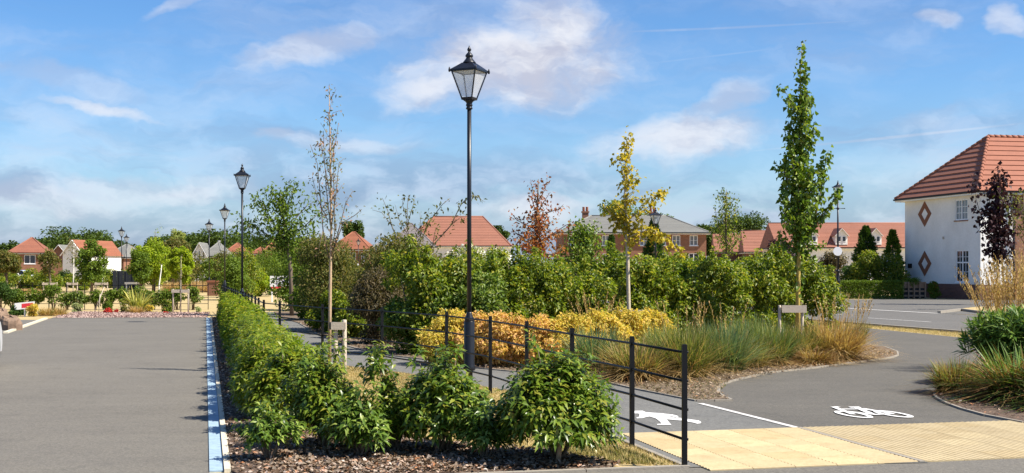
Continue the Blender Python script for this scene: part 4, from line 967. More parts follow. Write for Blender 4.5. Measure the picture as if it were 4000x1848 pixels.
# ================================================================== TREES
def limb(mb, a, b, r0, r1, r, sag=.08, n=4, sides=5):
    a = np.array(a); b = np.array(b); L = np.linalg.norm(b-a); pts = []
    for i in range(n+1):
        q = i/n; p = a+(b-a)*q; p = p+r.normal(0, L*.02, 3)*(0 if i in (0, n) else 1); p[2] += math.sin(q*math.pi)*L*sag; pts.append(tuple(p))
    mb.tube(pts, [r0+(r1-r0)*i/n for i in range(n+1)], sides); return pts
def sapling(name, label, y, leader, branches, rnd, leaf, seed, bark='bark_pale', cat='tree', low_bark=None, twig='bark', berries=None):
    """leader: [(u,v,radius)], branches: [[(u,v),...]], rnd: (n, v_low, v_high, len_fun(m), rise, r), leaf: (mat, per m, L, wd, spread)"""
    r = np.random.default_rng(seed); u0 = leader[0][0]; x0 = XU(u0, y); t = thing(name, label, cat, (x0, y, 0))
    def W3(u, v, dy=0): p = P(u, v, y); return np.array([p[0]-x0, dy, max(p[2], 0)])
    tr = MB(); ldp = [W3(u, v) for u, v, _ in leader]; ldp[0][2] = -.05
    tr.tube([tuple(p) for p in ldp], [q[2] for q in leader], 8); obj('trunk', tr, bark, t)
    br = MB(); segs = []
    zs = [p[2] for p in ldp]; xs = [p[0] for p in ldp]; rs = [q[2] for q in leader]
    for b in branches:
        pts = [W3(u, v, (0 if i == 0 else r.normal(0, .12))) for i, (u, v) in enumerate(b)]
        rr = float(np.interp(pts[0][2], zs, rs))*.5; br.tube([tuple(p) for p in pts], [max(.004, rr*(1-.75*i/(len(pts)-1))) for i in range(len(pts))], 5)
        segs += [(p, q) for p, q in zip(pts[:-1], pts[1:])]
    n, vl, vh, lf, rise, _ = rnd
    for k in range(n):
        q = (k+r.random())/n; z = ZV(vl+(vh-vl)*q, y); x = float(np.interp(z, zs, xs)); az = r.random()*6.283; Lb = lf(q)*(.7+.6*r.random())
        a = np.array([x, 0, z]); ri = rise*(.8+.4*r.random()); b = a+np.array([math.cos(az)*math.cos(ri), math.sin(az)*math.cos(ri), math.sin(ri)])*Lb
        pts = limb(br, a, b, max(.004, float(np.interp(z, zs, rs))*.4), .003, r, -.05, 3); segs += [(np.array(p), np.array(s)) for p, s in zip(pts[:-1], pts[1:])]
    obj('branches', br, twig, t)
    lm, per, L, wd, spread = leaf; Pt = []
    # leaves on the branches and up the leader
    for a, b in segs:
        ln = np.linalg.norm(b-a); m = max(2, int(ln*per)); s = r.random(m)[:, None]; Pt.append(a+(b-a)*s+r.normal(0, spread, (m, 3)))
    top = leader_top = [(p, q) for p, q in zip(ldp[:-1], ldp[1:]) if q[2] > ZV(vl, y)]
    for a, b in top:
        ln = np.linalg.norm(b-a); m = max(2, int(ln*per*.8)); s = r.random(m)[:, None]; Pt.append(a+(b-a)*s+r.normal(0, spread*.9, (m, 3)))
    Pt = np.concatenate(Pt); nl = len(Pt); D = rdir(nl, r); D[:, 2] -= .25; N = rdir(nl, r)*.8; N[:, 2] += .5; LL = L*(.6+.7*r.random(nl))
    v_, f_ = leaves(Pt, D, N, LL, LL*wd, False, .2); obj('crown', np_mesh('crown', v_, f_), lm, t)
    if berries:
        bm, bn, bs = berries; i = r.choice(nl, bn); v_, f_ = cloud(Pt[i], np.full(bn, .06), bn*14, bs, bs*.9, r, 1, False, .3, .2); obj('berries', np_mesh('berries', v_, f_), bm, t)
    return t
def stakes(label, u, y, xs, h, bar=(.78, .9), tie=True, mat='stake_timber', r=.035, depth=0.0, bar_x=None, ty=0.0):
    t = thing('tree_stake', label, 'tree stake', (XU(u, y), y, 0))
    for x, hh in zip(xs, h): obj('stake', MB().lathe([(r*.9, -.1), (r, .3), (r*.97, hh-.01), (r*.8, hh)], 10, (x, depth)), mat, t)
    bx = bar_x or (min(xs)-.07, max(xs)+.07); obj('crossbar', MB().box(bx[0], depth-r-.035, bar[0], bx[1], depth-r-.002, bar[1]), mat, t)
    if tie: obj('tie', MB().lathe([(.05, bar[0]+.0), (.058, (bar[0]+bar[1])/2), (.05, bar[1])], 10, (0, ty)), 'rubber', t)
    return t
# rowan, thin and nearly bare
sapling('rowan_tree', 'thin upright rowan with pinkish sparse leaves inside the lawn', 20.2,
    [(1286, 1470, .030), (1289, 1200, .027), (1291, 1040, .024), (1294, 900, .018), (1293, 760, .015), (1290, 600, .012), (1288, 470, .008), (1286, 335, .004)],
    [[(1291, 1040), (1262, 900), (1245, 720), (1240, 640), (1212, 565)], [(1290, 880), (1272, 730), (1264, 590), (1262, 510)], [(1293, 900), (1318, 760), (1326, 640), (1345, 620)],
     [(1292, 640), (1310, 540), (1322, 480)], [(1290, 1020), (1330, 880), (1350, 790), (1378, 745)], [(1292, 1010), (1345, 870), (1385, 840), (1415, 818)], [(1288, 480), (1300, 440), (1335, 428)], [(1280, 860), (1245, 780), (1215, 690)],
     [(1262, 900), (1252, 960), (1240, 1000)], [(1291, 1030), (1306, 900), (1304, 700), (1300, 560)], [(1289, 760), (1270, 640), (1258, 560), (1250, 540)]],
    (16, 860, 360, lambda q: .36-.2*q, R(60), 0), ('rowan', 44, .062, .42, .045), 71, 'bark_tan', berries=None)
stakes('short timber stake pair tied to the thin rowan in the lawn', 1300, 20.0, [.045, .19], [.82, .90], (.74, .86), True, r=.036, bar_x=(-.02, .22), ty=-.0)
# yellow ginkgo
sapling('ginkgo_tree', 'yellow-leaved young ginkgo with open side branches, staked', 24.0,
    [(2455, 1400, .042), (2456, 1200, .038), (2452, 1000, .034), (2446, 900, .03), (2443, 800, .024), (2441, 700, .018), (2446, 620, .013), (2458, 520, .005)],
    [[(2446, 930), (2520, 900), (2580, 920), (2635, 965), (2660, 1000)], [(2446, 860), (2500, 830), (2560, 790), (2604, 742)], [(2447, 880), (2400, 850), (2370, 815), (2352, 800)], [(2445, 800), (2480, 780), (2540, 775), (2600, 745)],
     [(2443, 720), (2470, 700), (2510, 695)], [(2444, 620), (2425, 625), (2402, 632)], [(2446, 920), (2490, 880), (2505, 850)], [(2446, 880), (2410, 890), (2420, 840)], [(2446, 950), (2480, 940), (2540, 930), (2600, 930)], [(2446, 900), (2500, 890), (2555, 900), (2590, 940)]],
    (15, 930, 560, lambda q: .42-.32*q, R(40), 0), ('ginkgo_yellow', 105, .078, .85, .055), 72, 'bark_pale', twig='bark_pale')
stakes('timber stake with crossbar tied to the yellow ginkgo', 2470, 23.8, [.28], [.93], (.80, .93), True, bar_x=(-.34, .32), ty=0)
# tall green tulip tree
def tl(q): return .74*(1-.55*q)
sapling('tulip_tree', 'tall narrow green tree with lichen-yellow trunk, staked', 27.3,
    [(3116, 1360, .058), (3117, 1150, .052), (3120, 980, .046), (3122, 800, .036), (3126, 600, .026), (3128, 420, .018), (3126, 300, .011), (3134, 165, .005)],
    [[(3120, 930), (3180, 850), (3215, 720), (3222, 640), (3238, 585)], [(3120, 960), (3200, 860), (3250, 780), (3285, 728)], [(3121, 800), (3080, 720), (3055, 670), (3036, 640)], [(3127, 470), (3085, 420), (3065, 370), (3045, 348)], [(3120, 900), (3070, 800), (3075, 680), (3085, 560)],
     [(3124, 700), (3160, 600), (3185, 500)], [(3122, 780), (3090, 660), (3080, 520)], [(3121, 870), (3155, 760), (3160, 640)], [(3128, 330), (3140, 300), (3150, 290)], [(3120, 980), (3170, 960), (3205, 960)], [(3120, 980), (3060, 950), (3045, 900)], [(3120, 990), (3155, 1000), (3180, 1010)]],
    (50, 990, 380, tl, R(58), 0), ('tulip_green', 92, .108, .85, .058), 73, 'bark_lichen')
stakes('timber stake pair with pale crossbar tied to the tall green tree', 3095, 27.0, [-.28, .22], [.92, .84], (.76, .92), True, bar_x=(-.24, .30), ty=0)
# purple maple by the white house
sapling('purple_maple', 'small dark purple-leaved maple before the white house', 57.0,
    [(3898, 1200, .06), (3897, 1100, .055), (3896, 1000, .045), (3894, 850, .035), (3892, 700, .015)],
    [[(3895, 960), (3844, 880), (3814, 780), (3804, 700)], [(3895, 960), (3934, 880), (3959, 820), (3969, 770)], [(3894, 880), (3914, 760), (3907, 668)], [(3894, 900), (3864, 780), (3849, 720)], [(3894, 860), (3944, 790), (3964, 760)]],
    (44, 1040, 700, lambda q: .95-.6*q, R(42), 0), ('purple_leaf', 36, .20, .9, .18), 74, 'bark')
sapling('sparse_tree', 'sparse orange-leaved tree at the corner of the white house', 50.0,
    [(4012, 1205, .06), (4008, 1050, .05), (4002, 900, .035), (3998, 760, .012)],
    [[(4005, 930), (3960, 860), (3925, 790), (3895, 740)], [(4005, 960), (3975, 900), (3950, 830)], [(4002, 900), (3985, 800), (3970, 770)], [(3960, 860), (3950, 790), (3945, 750)]],
    (8, 900, 760, lambda q: .8, R(45), 0), ('olive_green', 14, .14, .6, .12), 75, 'bark')
# rust tree
sapling('rust_tree', 'young oak with rust-brown leaves and bare grey top', 40.0,
    [(2096, 1260, .06), (2096, 1000, .055), (2097, 880, .045), (2100, 780, .03), (2103, 700, .012)],
    [[(2097, 900), (2060, 880), (2020, 860), (1995, 830)], [(2097, 870), (2140, 830), (2185, 815), (2200, 800)], [(2097, 950), (2050, 930), (2000, 900)], [(2097, 950), (2150, 920), (2210, 880), (2235, 870)], [(2099, 800), (2080, 740), (2072, 700)], [(2100, 790), (2130, 740), (2140, 690)], [(2097, 980), (2040, 990)], [(2097, 980), (2160, 1000), (2200, 960)], [(2097, 850), (2080, 780), (2078, 750)], [(2098, 830), (2130, 780), (2150, 750)]],
    (36, 1015, 830, lambda q: 1.25-1.0*q, R(22), 0), ('rust_leaf', 40, .12, .6, .10), 76, 'bark')
# bare branched tree behind the lamp post
sapling('bare_tree', 'half-bare spreading tree with thin curved branches before the red roof', 36.0,
    [(1605, 1270, .07), (1608, 1120, .06), (1612, 1040, .045), (1625, 960, .025)],
    [[(1608, 1060), (1560, 960), (1530, 880), (1510, 820), (1496, 775)], [(1530, 880), (1490, 830), (1455, 820)], [(1612, 1050), (1640, 950), (1680, 860), (1730, 800), (1760, 775)], [(1612, 1050), (1690, 960), (1760, 880), (1800, 800), (1830, 765), (1868, 775)], [(1760, 880), (1800, 850), (1830, 840)],
     [(1612, 1000), (1590, 880), (1592, 800), (1597, 760)], [(1590, 880), (1615, 810), (1625, 765)], [(1600, 930), (1560, 860), (1545, 800)], [(1640, 950), (1645, 880), (1640, 830)], [(1800, 800), (1850, 760), (1895, 790)], [(1690, 960), (1700, 900), (1720, 870)], [(1592, 860), (1570, 800), (1575, 770)]],
    (10, 1060, 900, lambda q: .9, R(40), 0), ('olive_green', 20, .12, .5, .09), 77, 'bark')
# feathery spreading tree behind the path
sapling('spreading_tree', 'open spreading green tree with layered leaves behind the footpath', 44.0,
    [(1140, 1245, .08), (1135, 1050, .07), (1122, 930, .055), (1105, 840, .035), (1095, 760, .015)],
    [[(1128, 960), (1080, 890), (1040, 820), (1005, 765)], [(1120, 920), (1160, 850), (1200, 800), (1225, 790)], [(1108, 850), (1130, 780), (1150, 720)], [(1105, 840), (1070, 780), (1060, 730)], [(1128, 970), (1050, 920), (980, 880), (935, 850)], [(980, 880), (950, 900), (930, 880)], [(1125, 930), (1180, 890), (1225, 850), (1245, 830)], [(1040, 820), (1000, 800), (985, 770)], [(1122, 930), (1170, 950), (1220, 930)], [(1100, 800), (1120, 740), (1130, 710)], [(1130, 980), (1060, 960), (1000, 930), (970, 905)]],
    (7, 960, 780, lambda q: 1.0-.4*q, R(28), 0), ('mid_green', 100, .15, .5, .16), 78, 'bark')
# light airy birch behind the hedge
sapling('birch_tree', 'slender pale green birch rising above the hedge', 46.0,
    [(2838, 1240, .05), (2838, 1000, .04), (2836, 880, .028), (2838, 740, .008)],
    [[(2838, 930), (2800, 850), (2790, 800)], [(2838, 930), (2870, 860), (2875, 790)]],
    (46, 1010, 760, lambda q: 1.05-.75*q, R(52), 0), ('hornbeam', 36, .10, .6, .10), 79, 'bark')
sapling('laurel_tree', 'dense dark green young tree left of the ginkgo above the hedge', 41.0,
    [(2282, 1250, .05), (2282, 1000, .045), (2282, 940, .035), (2280, 885, .012)], [],
    (60, 1080, 890, lambda q: .95-.55*q, R(35), 0), ('tulip_green', 60, .11, .7, .11), 80, 'bark')

def conifer(name, label, u, y, vt, w, mat, seed, n=5000, L=.16, base_w=1.0, cat='tree', bark='bark'):
    r = np.random.default_rng(seed); h = ZV(vt, y); t = thing(name, label, cat, (XU(u, y), y, 0))
    q = r.random(n)**.8; a = r.random(n)*6.283; rr = w/2*(1-q)**.75*(.5+.5*r.random(n))*(1+.25*np.sin(a*3+q*20)); Pt = np.stack([rr*np.cos(a), rr*np.sin(a), h*(.06+.93*q)], 1)
    D = np.stack([np.cos(a), np.sin(a), .5+r.random(n)], 1); N = rdir(n, r); LL = L*(.6+.7*r.random(n)); v_, f_ = leaves(Pt, D, N, LL, LL*.45, False, .1)
    obj('trunk', MB().lathe([(w*.05+.03, -.05), (.02, h*.9)], 8), bark, t); obj('crown', np_mesh('crown', v_, f_), mat, t); return t
conifer('yew_tree', 'dark narrow yew behind the ginkgo against the brick house', 2555, 60, 850, 1.6, 'conifer', 91, 5000)
conifer('columnar_shrub', 'slim dark conifer before the brick house window', 2388, 58, 920, .8, 'conifer', 92, 3000)
conifer('cypress_tree', 'dark conical evergreen before the dormered white house', 3382, 74, 885, 2.4, 'conifer', 93, 5000, .2)
conifer('cypress_tree', 'looser green conical tree beside the corner of the white house', 3487, 74, 900, 1.8, 'mid_green', 94, 3000, .2)

def bigtree(name, label, u, y, vt, w, mat, seed, n=4000, L=.5, vb=None, group=None, squash=.8, lob=26, bark='bark', low=False):
    """mature crown: trunk with limbs, many leaf clumps spread through the crown's volume"""
    r = np.random.default_rng(seed); h = ZV(vt, y); t = thing(name, label, 'tree', (XU(u, y), y, 0), 0, group); ch = h*.93 if low else min(h*.78, w*squash); c0 = h-ch/2
    C = []; rad = []
    for k in range(lob):
        d = rdir(1, r)[0]; q = .35+.6*r.random()**.5; wz = 1.0; C.append((d[0]*w*.40*q, d[1]*w*.40*q, c0+d[2]*ch*.40*q)); rad.append(w*(.09+.08*r.random()))
    C = np.array(C); rad = np.array(rad); v_, f_ = cloud(C, rad, n, L, L*.6, r, .85, False, .6, .3); v_[:, 2] = np.clip(v_[:, 2], .05, h)
    m = MB(); m.tube([(0, 0, -.1), (w*.01, 0, h*.3), (0, 0, c0)], [w*.03+.04, w*.022+.03, w*.01], 8)
    for c in C[:10]: limb(m, (0, 0, h*.25+.3*(c[2]-h*.25)), c, w*.010, w*.003, r, .05, 3, 5)
    obj('trunk', m, bark, t); obj('crown', np_mesh('crown', v_, f_), mat, t); return t
def near_of(u, spans, other):
    for a, b, t in spans:
        if a <= u < b: return t
    return other
far = [(300, 235, 884, 8.5), (225, 245, 912, 6), (160, 250, 922, 6), (45, 240, 938, 4), (372, 240, 895, 4), (455, 240, 930, 4.2), (860, 235, 894, 7), (935, 245, 906, 7), (790, 245, 912, 6), (1010, 240, 925, 6), (1075, 250, 915, 7), (1150, 245, 912, 6), (715, 250, 905, 6), (640, 245, 915, 6)]
for i, (u, y, vt, w) in enumerate(far):
    where = near_of(u, [(0, 100, 'at the left of the red hipped roof'), (100, 190, 'rising over the red hipped roof'), (190, 330, 'behind the white gable'), (330, 420, 'behind the round green tree'), (420, 560, 'beyond the two far lamp posts'), (560, 830, 'behind the lime green trees'), (830, 900, 'behind the lamp post before the meadow'), (900, 1000, 'beyond the small pyramid roof'), (1000, 1110, 'over the red pyramid roof')], 'behind the spreading tree')
    bigtree('oak_tree', 'dark mature tree '+where, u, y, vt, w*1.9, 'oak_dark', 100+i, 4200, .55, group='dark trees beyond the houses')
bigtree('oak_tree', 'dark round-topped tree behind the orange-roofed house', 1385, 190, 860, 4.6, 'oak_dark', 120, 3200, .4)
bigtree('lime_tree', 'broad grey-green tree rising behind the slate roof chimneys', 2400, 170, 782, 11.5, 'mid_green', 121, 8000, .4)
bigtree('lime_tree', 'second broad tree behind the slate roof, right of the ginkgo', 2540, 175, 795, 10.0, 'mid_green', 122, 7000, .4)
bigtree('oak_tree', 'dark bushy oak right of the slate-roofed house', 2905, 160, 820, 8.6, 'oak_dark', 123, 5000, .36)
bigtree('oak_tree', 'lower dark oak between the slate house and the bushy oak', 2790, 165, 862, 6.5, 'oak_dark', 124, 4000, .36)
bigtree('oak_tree', 'small dark tree between the red roof and the rust tree', 1945, 180, 880, 3.6, 'oak_dark', 125, 2500, .36)
bigtree('oak_tree', 'dark tree showing beside the terracotta gables', 2735, 170, 870, 3.4, 'oak_dark', 126, 2500, .36)
# nearer trees on the left
bigtree('maple_tree', 'round dark green young tree in front of the white gable', 358, 85, 922, 2.6, 'mid_green', 130, 6000, .17, squash=1.1, low=True, lob=40)
bigtree('maple_tree', 'lime green tree left of the half-timbered gable', 706, 84, 940, 1.9, 'lime_green', 131, 5500, .17, low=True, lob=36)
bigtree('maple_tree', 'broad yellowish green tree beside the dark panel fence', 600, 90, 925, 3.4, 'lime_green', 132, 6500, .18, squash=.9, low=True, lob=40)
bigtree('maple_tree', 'olive tree behind the lime green ones', 675, 100, 910, 3.6, 'olive_green', 133, 6000, .2, squash=.9, low=True, lob=40)
bigtree('maple_tree', 'thin pale tree poking above the lime green group', 692, 105, 886, 1.5, 'pale_green', 134, 1500, .15, squash=1.2)
bigtree('maple_tree', 'small bushy tree right of the far lamp posts', 548, 88, 950, 1.8, 'mid_green', 135, 3500, .16, squash=1.1, low=True, lob=40)
bigtree('maple_tree', 'brown-green young tree before the brick house on the left', 195, 80, 955, 1.7, 'olive_green', 136, 1500, .15, squash=1.3)
bigtree('maple_tree', 'thin tree at the left edge with yellowing leaves', 25, 80, 970, 2.2, 'olive_green', 137, 3500, .16)

# ================================================================== HOUSES
def facade(mb, W_, z0, z1, holes, T, dep=.09):
    xs = sorted({0, W_, *[h[0] for h in holes], *[h[2] for h in holes]}); zs = sorted({z0, z1, *[h[1] for h in holes], *[h[3] for h in holes]})
    for xa, xb in zip(xs[:-1], xs[1:]):
        for za, zb in zip(zs[:-1], zs[1:]):
            cx, cz = (xa+xb)/2, (za+zb)/2
            if any(h[0] < cx < h[2] and h[1] < cz < h[3] for h in holes): continue
            mb.add([T(xa, 0, za), T(xb, 0, za), T(xb, 0, zb), T(xa, 0, zb)], [(0, 1, 2, 3)])
    for (a, b, c, d) in holes:
        for p, q in (((a, b), (c, b)), ((c, b), (c, d)), ((c, d), (a, d)), ((a, d), (a, b))):
            mb.add([T(p[0], 0, p[1]), T(p[0], dep, p[1]), T(q[0], dep, q[1]), T(q[0], 0, q[1])], [(0, 1, 2, 3)])
def boxT(mb, T, x0, d0, z0, x1, d1, z1):
    v = [T(x0, d0, z0), T(x1, d0, z0), T(x1, d1, z0), T(x0, d1, z0), T(x0, d0, z1), T(x1, d0, z1), T(x1, d1, z1), T(x0, d1, z1)]
    mb.add(v, [(0, 1, 2, 3), (7, 6, 5, 4), (4, 5, 1, 0), (5, 6, 2, 1), (6, 7, 3, 2), (7, 4, 0, 3)])
def window(house, T, h, cols=2, rows=1, glass='glass', sill='upvc', bars=None, fw=.06, transom=None, out=.03):
    a, b, c, d = h; m = MB(); D0, D1 = .03, .085
    boxT(m, T, a, D0, b, a+fw, D1, d); boxT(m, T, c-fw, D0, b, c, D1, d); boxT(m, T, a+fw, D0, b, c-fw, D1, b+fw); boxT(m, T, a+fw, D0, d-fw, c-fw, D1, d)
    xs = [a+fw+(c-a-2*fw)*i/cols for i in range(cols+1)]; zs = [b+fw+(d-b-2*fw)*i/rows for i in range(rows+1)]
    if transom: zs = [b+fw, b+fw+(d-b-2*fw)*transom, d-fw]; rows = 2
    mw = fw*.5
    for x in xs[1:-1]: boxT(m, T, x-mw, D0+.004, b+fw, x+mw, D1-.004, d-fw)
    for z in zs[1:-1]: boxT(m, T, a+fw, D0+.002, z-mw, c-fw, D1-.002, z+mw)
    if bars:
        for x0, x1 in zip(xs[:-1], xs[1:]):
            for z0, z1 in zip(zs[:-1], zs[1:]):
                for k in range(1, bars[0]): xx = x0+(x1-x0)*k/bars[0]; boxT(m, T, xx-.012, D0+.02, z0, xx+.012, D1-.01, z1)
                for k in range(1, bars[1]): zz = z0+(z1-z0)*k/bars[1]; boxT(m, T, x0, D0+.021, zz-.012, x1, D1-.011, zz+.012)
    w = obj('window', m, 'upvc', house)
    for x0, x1 in zip(xs[:-1], xs[1:]):
        for z0, z1 in zip(zs[:-1], zs[1:]): obj('pane', MB().add([T(x0, .07, z0), T(x1, .07, z0), T(x1, .07, z1), T(x0, .07, z1)], [(0, 1, 2, 3)]), glass, w)
    if sill:
        s = MB(); boxT(s, T, a-.06, -out-.02, b-.06, c+.06, .06, b-.004); obj('sill', s, sill, w)
    return w
def roof_face(bl, br, tr, tl_, n, th=.035):
    """tile courses from eaves to ridge; returns one MB for each course"""
    bl, br, tr, tl_ = [np.array(q, float) for q in (bl, br, tr, tl_)]; nrm = np.cross(br-bl, tl_-bl); nrm /= np.linalg.norm(nrm); out = []
    for k in range(n):
        q0, q1 = k/n, min(1, (k+1)/n+.004); a = bl+(tl_-bl)*q0; b = br+(tr-br)*q0; c = br+(tr-br)*q1; d = bl+(tl_-bl)*q1
        m = MB(); m.add([a+nrm*th, b+nrm*th, c+nrm*.004, d+nrm*.004, a-nrm*.01, b-nrm*.01], [(0, 1, 2, 3), (4, 5, 1, 0)] if np.linalg.norm(c-d) > .02 else [(0, 1, 2), (4, 5, 1, 0)]); out.append(m)
    return out
def hip_roof(house, W_, D_, ze, zr, inset, mat, n=12, ov=.3, split=False, ridge_mat=None, gable=(False, False), ridge_at=.5):
    x0, x1, y0, y1 = -ov, W_+ov, -ov, D_+ov; ry = D_*ridge_at; la = x0 if gable[0] else inset; lb = x1 if gable[1] else W_-inset
    A, B, Cc, Dd = (x0, y0, ze), (x1, y0, ze), (x1, y1, ze), (x0, y1, ze); E, Fp = (la, ry, zr), (lb, ry, zr)
    faces = [(A, B, Fp, E), (Cc, Dd, E, Fp)]
    if not gable[1]: faces.append((B, Cc, Fp, Fp))
    if not gable[0]: faces.append((Dd, A, E, E))
    core = MB(); core.add([A, B, Fp, E, Cc, Dd], [(0, 1, 2, 3), (4, 5, 3, 2), (1, 4, 2), (5, 0, 3), (0, 5, 4, 1)])
    if split:
        ro = obj('roof', core, mat, house)
        for i, f in enumerate(faces):
            for c in roof_face(*f, n, .05): obj('tile_course', c, mat, ro)
        # ridge and hip tiles
        lines = [(E, Fp)]
        if not gable[0]: lines += [(A, E), (Dd, E)]
        if not gable[1]: lines += [(B, Fp), (Cc, Fp)]
        for a, b in lines:
            a, b = Vector(a), Vector(b); L = (b-a).length; k = int(L/.36); dv = (b-a)/L
            for i in range(k):
                p = a+dv*(L*i/k); q = a+dv*(L*(i+1)/k+.03); m = MB(); m.tube([p+Vector((0, 0, .03)), q+Vector((0, 0, .012))], [.11, .095], 8); obj('ridge_tile', m, mat, ro)
    else:
        m = core
        for f in faces:
            for c in roof_face(*f, n, .035): m.add(c.v, c.f)
        for a, b in ([(E, Fp)]+([] if gable[0] else [(A, E)])+([] if gable[1] else [(B, Fp)])): m.tube([a, b], .09, 6)
        ro = obj('roof', m, mat, house)
    fa = MB(); w = .02
    for a, b in ((A, B), (B, Cc), (Cc, Dd), (Dd, A)): fa.bar((a[0], a[1], ze-.09), (b[0], b[1], ze-.09), w, .16)
    obj('fascia', fa, 'upvc', house)
    gt = MB(); e = .05
    P4 = [(x0-e, y0-e, ze-.04), (x1+e, y0-e, ze-.04), (x1+e, y1+e, ze-.04), (x0-e, y1+e, ze-.04), (x0-e, y0-e, ze-.04)]
    for a, b in zip(P4[:-1], P4[1:]): gt.bar(a, b, .1, .09)
    obj('gutter', gt, 'black_metal', house)
    so = MB(); so.add([(x0, y0, ze-.16), (x1, y0, ze-.16), (x1, y1, ze-.16), (x0, y1, ze-.16)], [(3, 2, 1, 0)]); obj('soffit', so, 'upvc', house)
    return ro
def walls(house, W_, D_, ze, wins_f, mat, wins_l=(), wins_r=(), z0=-.1, gable=None, zr=0):
    TF = lambda s, d, z: (s, d, z); TL = lambda s, d, z: (d, D_-s, z); TR = lambda s, d, z: (W_-d, s, z); TB = lambda s, d, z: (W_-s, D_-d, z)
    m = MB()
    facade(m, W_, z0, ze, wins_f, TF); facade(m, D_, z0, ze, wins_l, TL); facade(m, D_, z0, ze, wins_r, TR); facade(m, W_, z0, ze, [], TB)
    if gable:
        if gable[0]: m.add([(0, D_, ze), (0, 0, ze), (0, D_/2, zr)], [(0, 1, 2)])
        if gable[1]: m.add([(W_, 0, ze), (W_, D_, ze), (W_, D_/2, zr)], [(0, 1, 2)])
    obj('wall', m, mat, house); return TF, TL, TR
def chimney(house, x, y, z0, z1, w=.8, d=.55):
    c = MB(); c.box(x-w/2, y-d/2, z0, x+w/2, y+d/2, z1-.25); c.box(x-w/2-.07, y-d/2-.07, z1-.249, x+w/2+.07, y+d/2+.07, z1-.1); ch = obj('chimney', c, 'brick', house)
    for dx in (-.17, .17): obj('chimney_pot', MB().lathe([(.11, z1-.1), (.13, z1), (.12, z1+.28), (.14, z1+.33)], 10, (x+dx, y)), 'tile_red', ch)
    return ch
def house_frame(name, label, uL, uR, y, rot=0, cat='house'):
    xL, xR = XU(uL, y), XU(uR, y); W_ = (xR-xL)/math.cos(R(rot)); return thing(name, label, cat, (xL, y, 0), R(rot)), W_

# ---- white house on the right, hip end towards the road
CO = np.array([XU(3830, 66), 66.0]); FC = np.array([XU(3535, 73.7), 73.7]); ld = FC-CO; HD = np.linalg.norm(ld); hang = math.atan2(-ld[0], ld[1])
hs_ = thing('white_house', 'white rendered house with red hipped roof and brown diamond patterns', 'house', (CO[0], CO[1], 0), hang)
HW = 10.5; ZE = 5.72
TFs = lambda s, d, z: (s, d, z); TLs = lambda s, d, z: (d, s, z)   # s from the near corner back along the side
def facade_side(mb, L_, z0, z1, holes):   # outward side is -x
    facade(mb, L_, z0, z1, holes, lambda s, d, z: (d, L_-s, z))
wl = (1.13, .93, 2.40, 2.72); wu = (1.22, 4.36, 2.46, 5.52)
flip = lambda h: (HD-h[2], h[1], HD-h[0], h[3])
m = MB(); facade_side(m, HD, .83, ZE, [flip(wl), flip(wu)]); facade(m, 2.05, .83, ZE, [], TFs); obj('wall', m, 'render_white', hs_)
m = MB(); facade(m, HW-2.05, -.1, ZE, [(1.0, 1.0, 2.6, 2.3), (1.0, 4.2, 2.6, 5.4)], lambda s, d, z: (2.05+s, d-.06, z)); m.add([(2.05, -.06, -.1), (2.05, .0, -.1), (2.05, 0, ZE), (2.05, -.06, ZE)], [(3, 2, 1, 0)]); m.add([(HW, 0, -.1), (HW, HD, -.1), (HW, HD, ZE), (HW, 0, ZE)], [(0, 1, 2, 3)]); m.add([(0, HD, -.1), (HW, HD, -.1), (HW, HD, ZE), (0, HD, ZE)], [(3, 2, 1, 0)]); obj('brick_wall', m, 'brick', hs_)
m = MB(); m.box(-.03, -.03, -.1, 2.05, HD+.03, .83); obj('plinth', m, 'brick_dark', hs_)
TS = lambda s, d, z: (d, HD-s, z)
window(hs_, TS, flip(wl), 2, 1, 'glass', 'upvc', (2, 2), .07, transom=.62); w_ = window(hs_, TS, flip(wu), 2, 1, 'glass_pale', 'brick_trim', (2, 3), .07)
window(hs_, lambda s, d, z: (2.05+s, d-.06, z), (1.0, 1.0, 2.6, 2.3), 2); window(hs_, lambda s, d, z: (2.05+s, d-.06, z), (1.0, 4.2, 2.6, 5.4), 2)
hip_roof(hs_, HW, HD, ZE+.12, 9.25, 3.0, 'tile_red', 11, .42, True)
for zc in (4.86, 1.98):
    m = MB(); sc_, hw, hh, t_ = 5.62, .72, .74, .24
    for (a, b) in (((-1, 0), (0, 1)), ((0, 1), (1, 0)), ((1, 0), (0, -1)), ((0, -1), (-1, 0))):
        o_ = [(sc_+a[0]*hw, zc+a[1]*hh), (sc_+b[0]*hw, zc+b[1]*hh)]; i_ = [(sc_+a[0]*hw*.5, zc+a[1]*hh*.5), (sc_+b[0]*hw*.5, zc+b[1]*hh*.5)]
        q = [o_[0], o_[1], i_[1], i_[0]]; v = [(-.03, s, z) for s, z in q]+[(.02, s, z) for s, z in q]
        m.add(v, [(3, 2, 1, 0), (0, 1, 5, 4), (2, 3, 7, 6), (1, 2, 6, 5), (3, 0, 4, 7)])
    obj('diamond_panel', m, 'brick_trim', hs_)
obj('downpipe', MB().tube([(1.92, -.09, ZE-.05), (1.92, -.09, 0.05)], .045, 8), 'black_metal', hs_)
obj('downpipe', MB().tube([(1.70, -.07, ZE-.3), (1.70, -.07, 0.05)], .035, 8), 'upvc', hs_)
obj('name_plaque', MB().box(-.05, 7.05, 1.72, .0, 7.45, 1.98), 'black_metal', hs_)
obj('vent', MB().box(-.05, 3.55, 3.35, .0, 3.68, 3.5), 'stake_timber', hs_)

